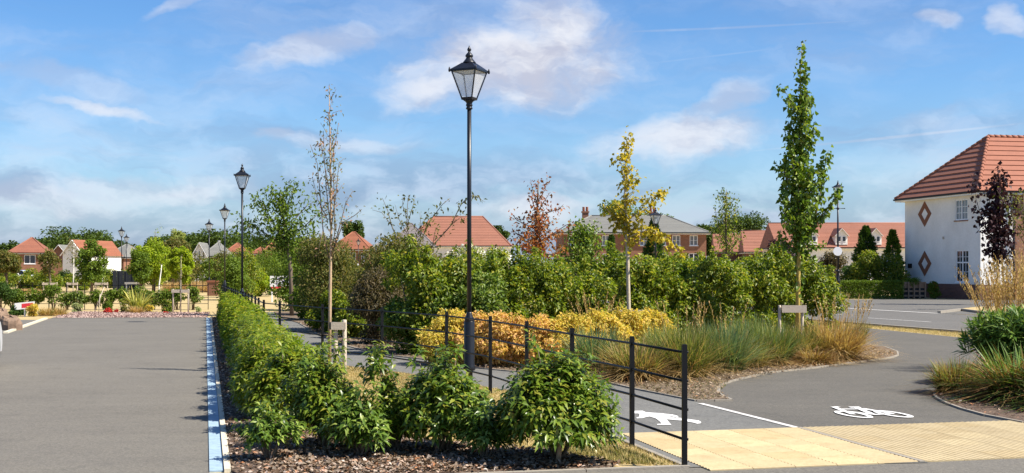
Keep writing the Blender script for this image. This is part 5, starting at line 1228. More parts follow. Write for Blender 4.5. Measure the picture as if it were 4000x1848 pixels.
# ---- slate-roofed brick house behind the ginkgo
h8, W8 = house_frame('brick_house', 'long brick house with grey slate hipped roof and two chimneys', 2195, 2762, 117, 2)
px8 = F/117
def hx(u, uL, px): return (u-uL)/px
ups = [(2221, 2243), (2352, 2383), (2500, 2533), (2584, 2604), (2628, 2660), (2697, 2729)]; lows = [(2355, 2381), (2416, 2445), (2512, 2534), (2693, 2733)]
w8u = [(hx(a, 2195, px8), 3.85, hx(b, 2195, px8), 4.82) for a, b in ups]; w8l = [(hx(a, 2195, px8), 1.25, hx(b, 2195, px8), 3.1) for a, b in lows]+[(hx(2580, 2195, px8), 1.25, hx(2603, 2195, px8), 3.2)]
TF, TL, TR = walls(h8, W8, 8, 5.0, w8u+w8l, 'brick')
for q in w8u: window(h8, TF, q, 2, 1, 'glass_pale', bars=(1, 2))
for q in w8l: window(h8, TF, q, 2, 1, 'glass', transom=.65)
hip_roof(h8, W8, 8, 5.08, 6.85, 3.2, 'slate', 14, .35)
chimney(h8, hx(2303, 2195, px8), 4.2, 6.2, 7.4, .6); chimney(h8, hx(2572, 2195, px8)+.1, 4.2, 6.2, 7.35, .6)
# ---- red-roofed white house behind the lamp post
h7, W7 = house_frame('white_house', 'white house under a broad red hipped roof behind the bare tree', 1575, 1985, 152, -2)
z7 = ZV(962, 152)
w7 = [(5.2, 2.2, 6.2, 3.6), (8.4, 2.2, 9.4, 3.6), (10.6, 2.2, 11.6, 3.6)]
TF, TL, TR = walls(h7, W7, 9, z7, w7, 'render_white')
for q in w7: window(h7, TF, q, 2, 1, 'glass')
hip_roof(h7, W7, 9, z7+.05, ZV(846, 156.5), 3.4, 'tile_terra', 18, .4)
h7b, W7b = house_frame('slate_house', 'house wing with purple-grey slate roof beside the red roof', 1530, 1690, 138, 8)
TF, TL, TR = walls(h7b, W7b, 7, ZV(966, 138), [(1.6, 1.5, 2.8, 3.2)], 'render_white'); window(h7b, TF, (1.6, 1.5, 2.8, 3.2)); hip_roof(h7b, W7b, 7, ZV(966, 138)+.05, ZV(872, 141), 2.2, 'slate_purple', 14, .35)
# ---- orange-roofed house
h6, W6 = house_frame('brick_house', 'brick house with orange pyramid roof behind the willowy shrub', 1295, 1442, 160, -4)
z6 = ZV(976, 160); w6 = [(2.3, 2.3, 3.2, 3.7), (3.9, 2.3, 4.6, 3.7)]
TF, TL, TR = walls(h6, W6, 5, z6, w6, 'brick')
for q in w6: window(h6, TF, q, 2)
hip_roof(h6, W6, 5, z6+.05, ZV(906, 162), 2.3, 'tile_orange', 14, .35)
h6b, W6b = house_frame('grey_house', 'low grey-roofed extension right of the orange-roofed house', 1440, 1520, 162, 0)
TF, TL, TR = walls(h6b, W6b, 4, ZV(985, 162), [(.5, 1.6, 1.3, 3)], 'brick'); window(h6b, TF, (.5, 1.6, 1.3, 3)); hip_roof(h6b, W6b, 4, ZV(985, 162)+.05, ZV(950, 164), 1.0, 'slate', 8, .3)
# ---- dormered white house
h10, W10 = house_frame('white_house', 'long white house with terracotta roof and two gabled dormers', 3045, 3575, 120, 0)
z10, zr10 = ZV(968, 120), ZV(872, 124)
w10 = [(8.6, 1.1, 9.6, 2.6), (5.6, 1.1, 6.6, 2.6), (11.0, 1.1, 12.0, 2.6)]
TF, TL, TR = walls(h10, W10, 8, z10, w10, 'render_white', gable=(True, True), zr=zr10)
for q in w10: window(h10, TF, q, 2, 1, 'glass', transom=.6)
hip_roof(h10, W10, 8, z10+.03, zr10, 0, 'tile_terra', 18, .3, gable=(True, True))
for ud in (3287, 3420, 3170):
    cx = hx(ud, 3045, F/120); dw = .58
    d_ = MB(); yb = -.05; zb, zt, za = z10+.30, z10+1.25, z10+1.85
    d_.add([(cx-dw, yb, zb), (cx+dw, yb, zb), (cx+dw, yb, zt), (cx, yb, za), (cx-dw, yb, zt), (cx-dw, 3, zb), (cx+dw, 3, zb), (cx+dw, 3, zt), (cx, 3, za), (cx-dw, 3, zt)], [(0, 1, 2, 3, 4), (1, 6, 7, 2), (5, 0, 4, 9)]); dm = obj('dormer', d_, 'render_white', h10)
    r_ = MB(); e = .12
    for sx in (-1, 1):
        r_.add([(cx, yb-.12, za+.1), (cx+sx*(dw+e), yb-.12, zt-.06), (cx+sx*(dw+e), 3, zt-.06), (cx, 3, za+.1), (cx, yb-.12, za+.03), (cx+sx*(dw+e), yb-.12, zt-.13), (cx+sx*(dw+e), 3, zt-.13), (cx, 3, za+.03)], [(0, 1, 2, 3), (7, 6, 5, 4), (0, 4, 5, 1), (1, 5, 6, 2)])
    obj('dormer_roof', r_, 'tile_red', dm)
    vb = MB()
    for sx in (-1, 1): vb.bar((cx, yb-.14, za+.03), (cx+sx*(dw+e), yb-.14, zt-.13), .03, .13, (0, 1, 0))
    obj('bargeboard', vb, 'upvc', dm)
    for sx in (-1, 1):
        a = cx+sx*.24
        f_ = MB(); boxT(f_, TF, a-.20, yb-.03, zb+.28, a+.20, yb-.002, zb+.85); obj('window_frame', f_, 'upvc', dm)
        obj('dormer_pane', MB().add([(a-.14, yb-.035, zb+.34), (a+.14, yb-.035, zb+.34), (a+.14, yb-.035, zb+.79), (a-.14, yb-.035, zb+.79)], [(0, 1, 2, 3)]), 'glass', dm)
# ---- terracotta gabled pair
for (uL, uR, y, vE, vR, lab) in ((2915, 3045, 138, 985, 902, 'brick house with terracotta gabled roof next to the dormered house'), (2800, 2905, 146, 985, 914, 'darker terracotta gable behind the slender birch')):
    h9, W9 = house_frame('gabled_house', lab, uL, uR, y, -6); ze, zr = ZV(vE, y), ZV(vR, y+3.5)
    TF, TL, TR = walls(h9, W9, 7, ze, [(1, 1, 2, 2.3)], 'brick_dark', gable=(True, True), zr=zr); window(h9, TF, (1, 1, 2, 2.3)); hip_roof(h9, W9, 7, ze+.03, zr, 0, 'tile_terra', 14, .3, gable=(True, True))
# ---- houses on the left
h1, W1 = house_frame('brick_house', 'brick house with red hipped roof at the far left', 40, 168, 150, 14)
z1_ = ZV(988, 150); TF, TL, TR = walls(h1, W1, 7, z1_, [(.1, 2.2, .9, 3.3), (1.6, 2.2, 2.9, 3.3), (1.6, .2, 2.5, 1.3)], 'brick', wins_r=[(1, 2.4, 1.8, 3.3)])
for q in [(.1, 2.2, .9, 3.3), (1.6, 2.2, 2.9, 3.3), (1.6, .2, 2.5, 1.3)]: window(h1, TF, q)
window(h1, TR, (1, 2.4, 1.8, 3.3)); hip_roof(h1, W1, 7, z1_+.03, ZV(928, 153), 2.0, 'tile_red', 14, .35)
# white gable end house: gable towards the camera
def gable_front(name, label, uL, uR, y, vE, vA, dep, mat, rmat, rot, wins=(), cat='house', n=12):
    t, W_ = house_frame(name, label, uL, uR, y, rot); ze, za = ZV(vE, y), ZV(vA, y); m = MB()
    facade(m, W_, -.1, ze, wins, lambda s, d, z: (s, d, z)); m.add([(0, 0, ze), (W_, 0, ze), (W_/2, 0, za)], [(0, 1, 2)])
    m.add([(0, dep, -.1), (0, 0, -.1), (0, 0, ze), (0, dep, ze)], [(0, 1, 2, 3)]); m.add([(W_, 0, -.1), (W_, dep, -.1), (W_, dep, ze), (W_, 0, ze)], [(0, 1, 2, 3)]); obj('wall', m, mat, t)
    for q in wins: window(t, lambda s, d, z: (s, d, z), q)
    r_ = MB(); e = .2; sl_ = (za-ze)/(W_/2)
    for sx in (-1, 1):
        xe = W_/2+sx*(W_/2+e); zl = ze-e*sl_; q = ((xe, -e, zl), (xe, dep, zl), (W_/2, dep, za+.05), (W_/2, -e, za+.05)) if sx > 0 else ((xe, dep, zl), (xe, -e, zl), (W_/2, -e, za+.05), (W_/2, dep, za+.05))
        r_.add(list(q), [(0, 1, 2, 3)])
        for c in roof_face(*q, n): r_.add(c.v, c.f)
    obj('roof', r_, rmat, t); b_ = MB()
    for sx in (-1, 1): b_.bar((W_/2, -e-.02, za), (W_/2+sx*(W_/2+e), -e-.02, ze-e*sl_-.05), .03, .2, (0, 1, 0))
    obj('bargeboard', b_, 'upvc', t); return t, W_, ze, za
gable_front('white_house', 'white rendered gable end with red roof, left of the round tree', 245, 330, 140, 990, 938, 9, 'render_white', 'tile_orange', -10)
gable_front('slate_house', 'grey slate-roofed house left of the white gable', 196, 262, 165, 995, 957, 8, 'brick', 'slate', 4)
h3, W3_ = house_frame('brick_house', 'brick house with grey hipped roof right of the round tree', 412, 486, 150, -8)
TF, TL, TR = walls(h3, W3_, 7, ZV(1005, 150), [(.7, .9, 1.1, 2.4), (1.25, .9, 1.65, 2.4)], 'brick'); window(h3, TF, (.7, .9, 1.1, 2.4), 1); window(h3, TF, (1.25, .9, 1.65, 2.4), 1); hip_roof(h3, W3_, 7, ZV(1005, 150), ZV(955, 153), 1.0, 'slate', 12, .3)
h5, W5, ze5, za5 = gable_front('timbered_house', 'white gable with black timber bars and grey roof behind the trees', 752, 804, 135, 994, 948, 6, 'render_white', 'slate', 6, [(.3, 1.75, .62, 2.35), (.72, 1.75, 1.06, 2.35)])
tb = MB()
for x in (.28, .73, 1.18): tb.box(x-.035, -.03, 2.5, x+.035, -.002, ze5+.35)
tb.box(.02, -.028, 2.62, W5-.02, -.003, 2.7); obj('timber_bars', tb, 'black_metal', h5)
h5b, W5b = house_frame('slate_house', 'grey slate roof joined behind the timbered gable', 800, 862, 137, 0); walls(h5b, W5b, 6, ZV(1000, 137), [], 'brick_dark'); hip_roof(h5b, W5b, 6, ZV(1000, 137), ZV(942, 140), 1.0, 'slate', 12, .3)
for (uL, uR, y, vE, vR, lab) in ((888, 946, 175, 985, 950, 'small red pyramid roof seen right of the second lamp posts'), (1032, 1090, 170, 984, 944, 'red pyramid roof behind the spreading tree'), (985, 1035, 172, 992, 966, 'low red-roofed house between the two pyramid roofs'), (476, 515, 178, 985, 962, 'distant red roof between the two far lamp posts')):
    q, w = house_frame('brick_house', lab, uL, uR, y, 3); walls(q, w, 5, ZV(vE, y), [], 'brick'); hip_roof(q, w, 5, ZV(vE, y)+.03, ZV(vR, y+2.5), w*.45, 'tile_orange', 10, .3)

# ================================================================== GARDEN OF THE WHITE HOUSE
def box_hedge(name, label, u0, u1, y, d, h, mat, n, L, seed):
    r = np.random.default_rng(seed); x0, x1 = XU(u0, y), XU(u1, y); w = x1-x0; t = thing(name, label, 'hedge', ((x0+x1)/2, y, 0))
    k = r.random(n); q = r.random((n, 3)); P_ = np.stack([(q[:, 0]-.5)*w, (q[:, 1]-.5)*d, q[:, 2]*h], 1)
    P_[:, 1] = np.where(k < .5, -d/2+.06*q[:, 1], P_[:, 1]); P_[:, 2] = np.where((k >= .5) & (k < .85), h-.06*q[:, 2], P_[:, 2]); P_[:, 0] = np.where(k >= .85, np.sign(q[:, 0]-.5)*(w/2-.06*q[:, 1]), P_[:, 0])
    P_ += r.normal(0, .03, (n, 3)); P_[:, 2] = np.maximum(P_[:, 2], .03); N = rdir(n, r); N[:, 2] += .4; LL = L*(.6+.7*r.random(n)); v_, f_ = leaves(P_, rdir(n, r), N, LL, LL*.6)
    m = MB()
    for i in range(max(2, int(w/.5))): xx = -w/2+w*(i+.5)/int(w/.5); m.tube([(xx, 0, -.02), (xx, 0, h*.8)], .02, 5)
    obj('stem', m, 'bark', t); obj('foliage', np_mesh('foliage', v_, f_), mat, t)
box_hedge('box_hedge', 'clipped dark green hedge beside the ornate lamp post', 3268, 3520, 68.5, .8, .98, 'mid_green', 14000, .07, 201)
pl = thing('timber_planter', 'brown timber slatted planter box against the white house', 'planter', (XU(3566, 68.8), 68.8, 0))
for i in range(5): obj('post', MB().box(-.62+i*.31-.035, -.25, -.02, -.62+i*.31+.035, -.18, .95), 'timber', pl)
for z in (.12, .38, .84): obj('slat', MB().box(-.66, -.179, z, .66, -.15, z+.1), 'timber', pl)
obj('trough', MB().box(-.64, -.145, .60, .64, .25, .93), 'timber', pl); obj('back_panel', MB().box(-.64, .0, .02, .64, .04, .59), 'dark_panel', pl)
shrub('climbing_plant', 'leafy climber with red flowers beside the timber planter', 'shrub', 3648, 68.6, .9, .95, 'mid_green', 202, .09, 2500, lobes=10, flowers=('red_flower', 40, .05))
shrub('planter_greenery', 'green trailing plants along the top of the timber planter', 'shrub', 3566, 68.8, 1.3, 1.12, 'mid_green', 203, .07, 2000, lobes=12, zlow=.82, d=.4)
shrub('garden_shrub', 'feathery light green shrub behind the clipped hedge', 'shrub', 3400, 71.5, 2.6, 2.7, 'hornbeam', 204, .13, 6000, lobes=24)
shrub('garden_shrub', 'light green shrub with white roses beside the white house wall', 'shrub', 3485, 72.5, 2.4, 2.5, 'hornbeam', 205, .13, 5500, lobes=24, flowers=('white_flower', 90, .09))
shrub('garden_shrub', 'dark shrub left of the feathery one behind the hedge', 'shrub', 3330, 72.5, 1.9, 2.0, 'conifer', 206, .13, 5000, lobes=20)
shrub('garden_shrub', 'purplish shrub with white blossom behind the ornate lamp post', 'shrub', 3255, 82, 2.6, 2.9, 'bronze_shrub', 207, .14, 4500, lobes=22, flowers=('white_flower', 110, .10))
shrub('garden_shrub', 'dark purple copper shrub below the tulip tree crown', 'shrub', 3040, 62, 1.9, 3.4, 'purple_leaf', 208, .13, 6000, lobes=26)
shrub('rose_shrub', 'white flowering rose bush before the red-roofed white house', 'shrub', 1830, 60, 3.0, 2.85, 'hornbeam', 209, .12, 4200, lobes=24, flowers=('white_flower', 520, .17))
shrub('rose_shrub', 'second white flowering bush right of the lamp post', 'shrub', 1965, 60, 2.0, 2.75, 'hornbeam', 210, .12, 3000, lobes=20, flowers=('white_flower', 300, .17))
# mid-distance shrubs above the hedge line
for i, (u, y, w, h, m_, lab) in enumerate([(1925, 45, 1.4, 2.45, 'mid_green', 'dark laurel-like shrub before the red-roofed white house'), (1720, 46, 2.6, 2.4, 'olive_green', 'olive shrub under the bare branches'), (2200, 44, 2.0, 2.05, 'hornbeam', 'leafy shrub between the rust tree and the dense young tree'), (2650, 48, 2.4, 2.0, 'hornbeam', 'grey-green shrub before the brick house right of the yew'), (2760, 50, 2.2, 2.0, 'hornbeam', 'pale shrub left of the slender birch'), (2960, 50, 2.8, 2.35, 'hornbeam', 'bright shrub right of the slender birch'), (2440, 50, 1.4, 2.0, 'mid_green', 'shrub behind the ginkgo trunk'), (1480, 46, 2.6, 2.7, 'olive_green', 'yellow-green shrub right of the orange-roofed house'), (2010, 46, 1.6, 2.1, 'hornbeam', 'shrub at the foot of the rust tree')]):
    shrub('hedgerow_shrub', lab, 'shrub', u, y, w, h, m_, 220+i, .11, 5500, lobes=22)
# shrubs left of the footpath
mid = [(905, 66, 2.2, 2.4, 'mid_green', 'bushy green shrub behind the far lamp post'), (960, 72, 2.6, 3.0, 'hornbeam', 'tall leafy shrub between second and third lamp posts'), (1015, 74, 2.2, 1.5, 'lime_green', 'bright low shrub near the white board'), (1090, 78, 3.2, 3.4, 'mid_green', 'large shrub beyond the white board'), (1170, 50, 2.8, 3.1, 'mid_green', 'leafy shrub under the spreading tree'), (1235, 40.5, 1.6, 2.1, 'mid_green', 'green shrub hiding the foot of the spreading tree'), (1230, 45, 2.4, 2.9, 'hornbeam', 'yellowish shrub right of the spreading tree'), (1380, 52, 3.0, 2.5, 'olive_green', 'autumn-tinted shrub before the orange-roofed house'), (880, 90, 3.0, 3.2, 'olive_green', 'olive shrub behind the straw meadow'), (1050, 95, 4.0, 3.6, 'mid_green', 'dense shrub before the pyramid roofs')]
for i, (u, y, w, h, m_, lab) in enumerate(mid): shrub('shrub', lab, 'shrub', u, y, w, h, m_, 240+i, .13, 5500, lobes=24)
bk = 'shrubs beyond the car park fence'
for i in range(16):
    u = -20+i*33+random.uniform(-8, 8); y = random.uniform(92, 112)
    m_ = random.choice(['mid_green', 'conifer', 'hornbeam']); where = near_of(u, [(40, 170, 'below the brick house with red hipped roof'), (170, 250, 'below the grey slate roof'), (250, 335, 'below the white gable'), (335, 440, 'around the round dark green tree'), (440, 560, 'around the dark panel fence')], 'left of the far left houses')
    shrub('shrub', {'mid_green': 'mid green', 'conifer': 'dark', 'hornbeam': 'yellow-green'}[m_]+' shrub in the belt '+where, 'shrub', u, y, random.uniform(1.8, 3.0), random.uniform(1.1, 1.9), m_, 260+i, .16, 1800, lobes=14, group=bk)
for i in range(14):
    u = 560+i*50+random.uniform(-10, 10); y = random.uniform(112, 130)
    m_ = random.choice(['mid_green', 'olive_green', 'hornbeam']); where = near_of(u, [(540, 730, 'behind the lime green trees'), (730, 880, 'before the timbered gable'), (880, 960, 'before the small pyramid roof by the lamp posts'), (960, 1100, 'before the red pyramid roof by the spreading tree'), (1100, 1320, 'left of the orange-roofed house')], 'before the orange-roofed house')
    shrub('shrub', {'mid_green': 'mid green', 'olive_green': 'olive', 'hornbeam': 'yellow-green'}[m_]+' tall shrub '+where, 'shrub', u, y, random.uniform(2.8, 4.2), random.uniform(2.2, 3.4), m_, 290+i, .2, 2200, lobes=16, group='shrub belt before the far houses')
for i in range(22):
    u = 1330+i*88+random.uniform(-20, 20); y = random.uniform(84, 104)
    m_ = random.choice(['mid_green', 'olive_green', 'hornbeam']); where = near_of(u, [(1300, 1540, 'near the orange-roofed house'), (1540, 1700, 'before the purple-grey slate wing'), (1700, 2050, 'before the red-roofed white house'), (2050, 2190, 'behind the rust-leaved oak'), (2190, 2500, 'before the left half of the slate-roofed house'), (2500, 2780, 'before the right half of the slate-roofed house'), (2780, 3050, 'before the terracotta gables')], 'before the dormered white house')
    shrub('shrub', {'mid_green': 'mid green', 'olive_green': 'olive', 'hornbeam': 'yellow-green'}[m_]+' garden shrub '+where, 'shrub', u, y, random.uniform(2.6, 3.8), random.uniform(1.2, 1.9), m_, 320+i, .18, 1800, lobes=14, group='shrubs before the houses beyond the hedge')

# ================================================================== LEFT SIDE: BED AT THE END OF THE CAR PARK
r9 = np.random.default_rng(99)
for i in range(15):
    u = 40+i*55+random.uniform(-10, 10)
    h = random.uniform(.72, .98)
    if i in (14,): continue
    where = near_of(u, [(0, 150, 'behind the red and white sign'), (150, 290, 'behind the dry tan grass mound'), (290, 370, 'behind the silvery plant'), (370, 480, 'behind the red flowers'), (480, 610, 'behind the striped flax'), (610, 690, 'behind the orange flowered plant'), (690, 740, 'behind the staked sapling')], 'by the end of the laurel hedge')
    shrub('fence_shrub', 'young shrub on the black fence '+where, 'shrub', u, 50.6, random.uniform(.75, 1.05), h*1.12, random.choice(['mid_green', 'mid_green', 'hornbeam_dark']), 360+i, .10, 800, lobes=12, zlow=.38, d=.35, group='young shrubs along the car park fence')
shrub('topiary_shrub', 'rounded clipped evergreen at the left end of the fence', 'shrub', 8, 50, 1.15, 1.2, 'conifer', 380, .07, 6000, lobes=30, zlow=.45)
r = r9
def low(name, label, u, v, w, h, mat, seed, cat='shrub', n=1500, L=.07, fl_=None): x, y = G(u, v); return shrub(name, label, cat, u, y, w, h, mat, seed, L, n, None, 10, .1, fl_)
low('juniper_shrub', 'spreading blue-green juniper beside the red and white sign', 60, 1236, .95, .42, 'conifer', 381, n=2500)
low('golden_conifer', 'small yellow conifer right of the sign post', 128, 1237, .5, .5, 'golden', 382)
low('silver_plant', 'pale silvery plant by the gravel strip', 302, 1221, .62, .34, 'silver_green', 383, 'plant')
low('green_plant', 'small green plant with red flowers in the gravel bed', 425, 1222, .45, .42, 'mid_green', 384, 'plant', fl_=None)
low('red_flowers', 'cluster of low red flowers by the gravel', 420, 1224, .42, .2, 'red_flower', 385, 'flowers', 500, .06)
low('red_flowers', 'small patch of red flowers right of the cluster', 455, 1224, .22, .16, 'red_flower', 386, 'flowers', 260, .05)
low('mound_plant', 'low olive mound at the foot of the flax', 487, 1222, .55, .22, 'olive_green', 387, 'plant')
low('mound_plant', 'round golden-green mound right of the flax', 586, 1222, .5, .3, 'golden', 388, 'plant')
low('flower_plant', 'upright plant with orange flowers by the staked sapling', 652, 1221, .4, .55, 'mid_green', 389, 'plant', fl_=('orange_leaf', 120, .06))
low('red_flowers', 'sparse red flowers under the orange flowered plant', 650, 1226, .35, .1, 'red_flower', 390, 'flowers', 200, .04)
low('mound_plant', 'tiny plant near the end of the hedge by the gravel', 772, 1219, .22, .2, 'silver_green', 391, 'plant', 300)
grass('flax_plant', 'spiky yellow-striped flax in the gravel bed by the fence', 540, 1218, 1.15, .5, [('flax_leaf', 120, (.15, 1.0), .05, 1)], 395, cat='flax plant')
grass('tan_tuft', 'low tan grass tuft at the foot of the flax', 533, 1224, .36, .4, [('straw', 260, (.2, 1.0), .015, 1)], 396, cat='grass tuft')
grass('tan_tuft', 'dry tan grass mound between the sign and the gravel strip', 205, 1233, .42, .9, [('straw', 420, (.2, 1.1), .015, 1), ('green_grass', 120, (.2, 1.0), .015, 1)], 397, cat='grass tuft')
def frame_stake(label, u, y, w, h, gw=.06, sap=True, seed=1, mat='stake_timber', leafm='olive_green', top=2.6):
    t = thing('tree_stake', label, 'tree stake', (XU(u, y), y, 0))
    for sx in (-1, 1): obj('stake', MB().lathe([(gw*.5, -.1), (gw*.52, h-.02), (gw*.4, h)], 8, (sx*w/2, 0)), mat, t)
    obj('crossbar', MB().box(-w/2-.05, -gw*.5-.04, h-.14, w/2+.05, -gw*.5-.002, h-.02), mat, t)
    obj('tie', MB().lathe([(.05, h-.16), (.06, h-.08), (.05, h)], 8, (0, -.02)), 'rubber', t); return t
frame_stake('pale timber stake frame round the sapling by the car park', 706, 46.8, .58, .93)
frame_stake('timber stake frame in front of the brick house with red hipped roof', 196, 66, .72, .95)
frame_stake('timber stake frame beside the white-trunked sapling', 283, 66, .52, .95)
frame_stake('timber stake frame below the round dark green tree', 397, 66, .62, .95)
sapling('young_sapling', 'thin sapling inside the pale timber frame by the car park', 46.9, [(706, 1222, .022), (706, 1120, .018), (707, 1060, .012), (708, 1000, .005)], [[(706, 1120), (700, 1080)], [(706, 1100), (714, 1060)]], (6, 1110, 1010, lambda q: .25, R(60), 0), ('olive_green', 16, .06, .5, .05), 411, 'bark_pale')
sapling('young_sapling', 'sapling with pale trunk in front of the white gable', 66.1, [(284, 1175, .035), (288, 1040, .028), (288, 960, .016), (288, 940, .008)], [], (14, 1040, 950, lambda q: .6, R(50), 0), ('olive_green', 20, .10, .5, .10), 412, 'bark_white')
sapling('birch_tree', 'leaning white birch stem without leaves before the lime trees', 74, [(619, 1160, .045), (622, 1110, .038), (629, 1060, .03), (632, 1032, .02)], [], (2, 1040, 1034, lambda q: .3, R(60), 0), ('olive_green', 8, .08, .5, .06), 413, 'bark_white')
st_ = thing('lean_stake', 'two crossed bamboo canes leaning by the fence', 'garden cane', (XU(385, 46.5), 46.5, 0))
obj('cane', MB().tube([(-.18, 0, 0), (.2, .05, 1.02)], .016, 6), 'stake_timber', st_); obj('cane', MB().tube([(-.01, .03, 0), (.06, .0, .75)], .014, 6), 'stake_timber', st_)
sapling('young_sapling', 'thin green sapling behind the dark panel fence', 108, [(607, 1120, .05), (607, 1000, .04), (607, 900, .01)], [], (12, 1030, 905, lambda q: .8, R(60), 0), ('lime_green', 14, .14, .6, .14), 414, 'bark')
# dark panel fence, rail, meadow, brick pier, boards
pf = thing('panel_fence', 'dark grey panel fence by the far lamp posts', 'fence', (XU(443, 92), 92, 0))
pw = (XU(545, 92)-XU(443, 92))/8
for i in range(8): obj('panel', MB().box(i*pw+.012, -.02, .02, (i+1)*pw-.012, .02, ZV(1057+i*.7, 92)), 'dark_panel', pf)
for i in range(0, 9, 2): obj('post', MB().box(i*pw-.04, -.05, -.05, i*pw+.04, -.021, ZV(1057+i*.7, 92)), 'dark_panel', pf)
br_ = thing('white_barrier', 'pale horizontal barrier rail before the panel fence', 'barrier', (XU(517, 88), 88, 0))
obj('rail', MB().box(-.55, -.03, .55, .55, .03, .70), 'sign_white', br_)
for sx in (-.42, .42): obj('post', MB().box(sx-.04, -.029, -.05, sx+.04, .029, .549), 'sign_white', br_)
pi = thing('brick_pier', 'low brick pier with capping beyond the end of the hedge', 'brick pier', (XU(834, 76), 76, 0))
obj('pier', MB().box(-.32, -.3, -.05, .32, .3, ZV(1103, 76)), 'brick', pi); obj('cap', MB().box(-.36, -.34, ZV(1103, 76)+.002, .36, .34, ZV(1096, 76)), 'tile_orange', pi)
nm = 9000; q = np.stack([XU(690, 90)+(XU(880, 88)-XU(690, 90))*rng.random(nm), 86+10*rng.random(nm), np.zeros(nm)], 1); a = rng.random(nm)*6.283
v, f = blades(q, np.stack([np.cos(a), np.sin(a)], 1), .5*rng.random(nm), .75*(.6+.5*rng.random(nm)), .03, rng); o = stuff('meadow_grass', np_mesh('meadow_grass', v, f), 'straw'); o['label'] = 'straw-coloured meadow grass behind the low railing'; o['category'] = 'grass'
nm = 9000; q = np.stack([XU(0, 84)+(XU(170, 84)-XU(0, 84))*rng.random(nm), 66+18*rng.random(nm), np.zeros(nm)], 1); a = rng.random(nm)*6.283
v, f = blades(q, np.stack([np.cos(a), np.sin(a)], 1), .5*rng.random(nm), .35*(.6+.5*rng.random(nm)), .03, rng); o = stuff('meadow_grass', np_mesh('meadow_grass', v, f), 'straw'); o['label'] = 'dry grass beyond the car park fence at the left'; o['category'] = 'grass'
# red and white sign
sx_, sy_ = G(96, 1237); sg = thing('red_white_sign', 'small red and white sign tilted on a short white post', 'sign', (sx_, sy_, 0), R(4))
zt = ZV(1194, sy_)
obj('post', MB().box(-.02, .012, -.05, .02, .045, zt), 'sign_white', sg)
pz = MB(); w2, h2 = .35, .12; tl3 = .035
pz.add([(-w2, 0, zt-h2-tl3), (w2, 0, zt-h2+tl3), (w2, 0, zt+h2+tl3), (-w2, 0, zt+h2-tl3), (-w2, .01, zt-h2-tl3), (w2, .01, zt-h2+tl3), (w2, .01, zt+h2+tl3), (-w2, .01, zt+h2-tl3)], [(0, 1, 2, 3), (7, 6, 5, 4), (0, 4, 5, 1), (1, 5, 6, 2), (2, 6, 7, 3), (3, 7, 4, 0)])
sb_ = obj('board', pz, 'sign_white', sg)
rp_ = MB(); k_ = tl3/w2
def rz(x, z): return (x, -.004, zt+z+k_*x)
rp_.add([rz(-.10, -.075), rz(.30, -.075), rz(.30, .075), rz(-.10, .075)], [(0, 1, 2, 3)]); obj('red_band', rp_, 'sign_red', sb_)
# development board
bx_, by_ = G(1062, 1180); bd = thing('notice_board', 'white notice board with red lower stripe on a thin post by the lawn', 'sign', (XU(1062, 62), 62, 0))
obj('post', MB().box(-.035, 0, -.05, .035, .05, ZV(1080, 62)), 'upvc', bd)
za_, zb_ = ZV(1127, 62), ZV(1078, 62); b_ = obj('board', MB().box(-.09, -.03, za_, 1.15, -.002, zb_), 'sign_white', bd)
obj('red_stripe', MB().box(-.088, -.034, za_+.002, 1.148, -.031, za_+.09), 'sign_red', b_)
pr = MB()
for (x, z, w, h) in ((.1, .42, .12, .08), (.28, .45, .2, .06), (.5, .3, .14, .1), (.2, .2, .3, .05), (.62, .5, .16, .05)): pr.add([(x, -.0335, za_+z), (x+w, -.0335, za_+z), (x+w, -.0335, za_+z+h), (x, -.0335, za_+z+h)], [(0, 1, 2, 3)])
obj('print', pr, 'purple_paint', b_)
# rock
def rock(label, u, v, w, d, h, seed):
    r = np.random.default_rng(seed); x, y = G(u, v); n, k = 9, 5; vs = []; fs = []
    for i in range(k):
        ph = math.pi*.5*i/(k-1)
        for j in range(n):
            a = 6.283*j/n; q = 1+.10*math.sin(2*a+seed)+r.normal(0, .06); vs.append((w/2*math.cos(ph)**.5*math.cos(a)*q, d/2*math.cos(ph)**.5*math.sin(a)*q, h*math.sin(ph)**.8*(1+.12*math.sin(2*a+1))-.03))
    for i in range(k-1):
        for j in range(n): fs.append((i*n+j, i*n+(j+1) % n, (i+1)*n+(j+1) % n, (i+1)*n+j))
    me = MB().add(vs, fs).mesh('boulder'); o = obj('boulder', me, 'rock', None, (x, y, 0)); tag(o, label, 'boulder'); return o
rock('large pinkish brown boulder at the edge of the car park', 38, 1290, .62, .5, .42, 3)
rock('smaller boulder behind the large one by the juniper', 8, 1272, .42, .4, .52, 5)

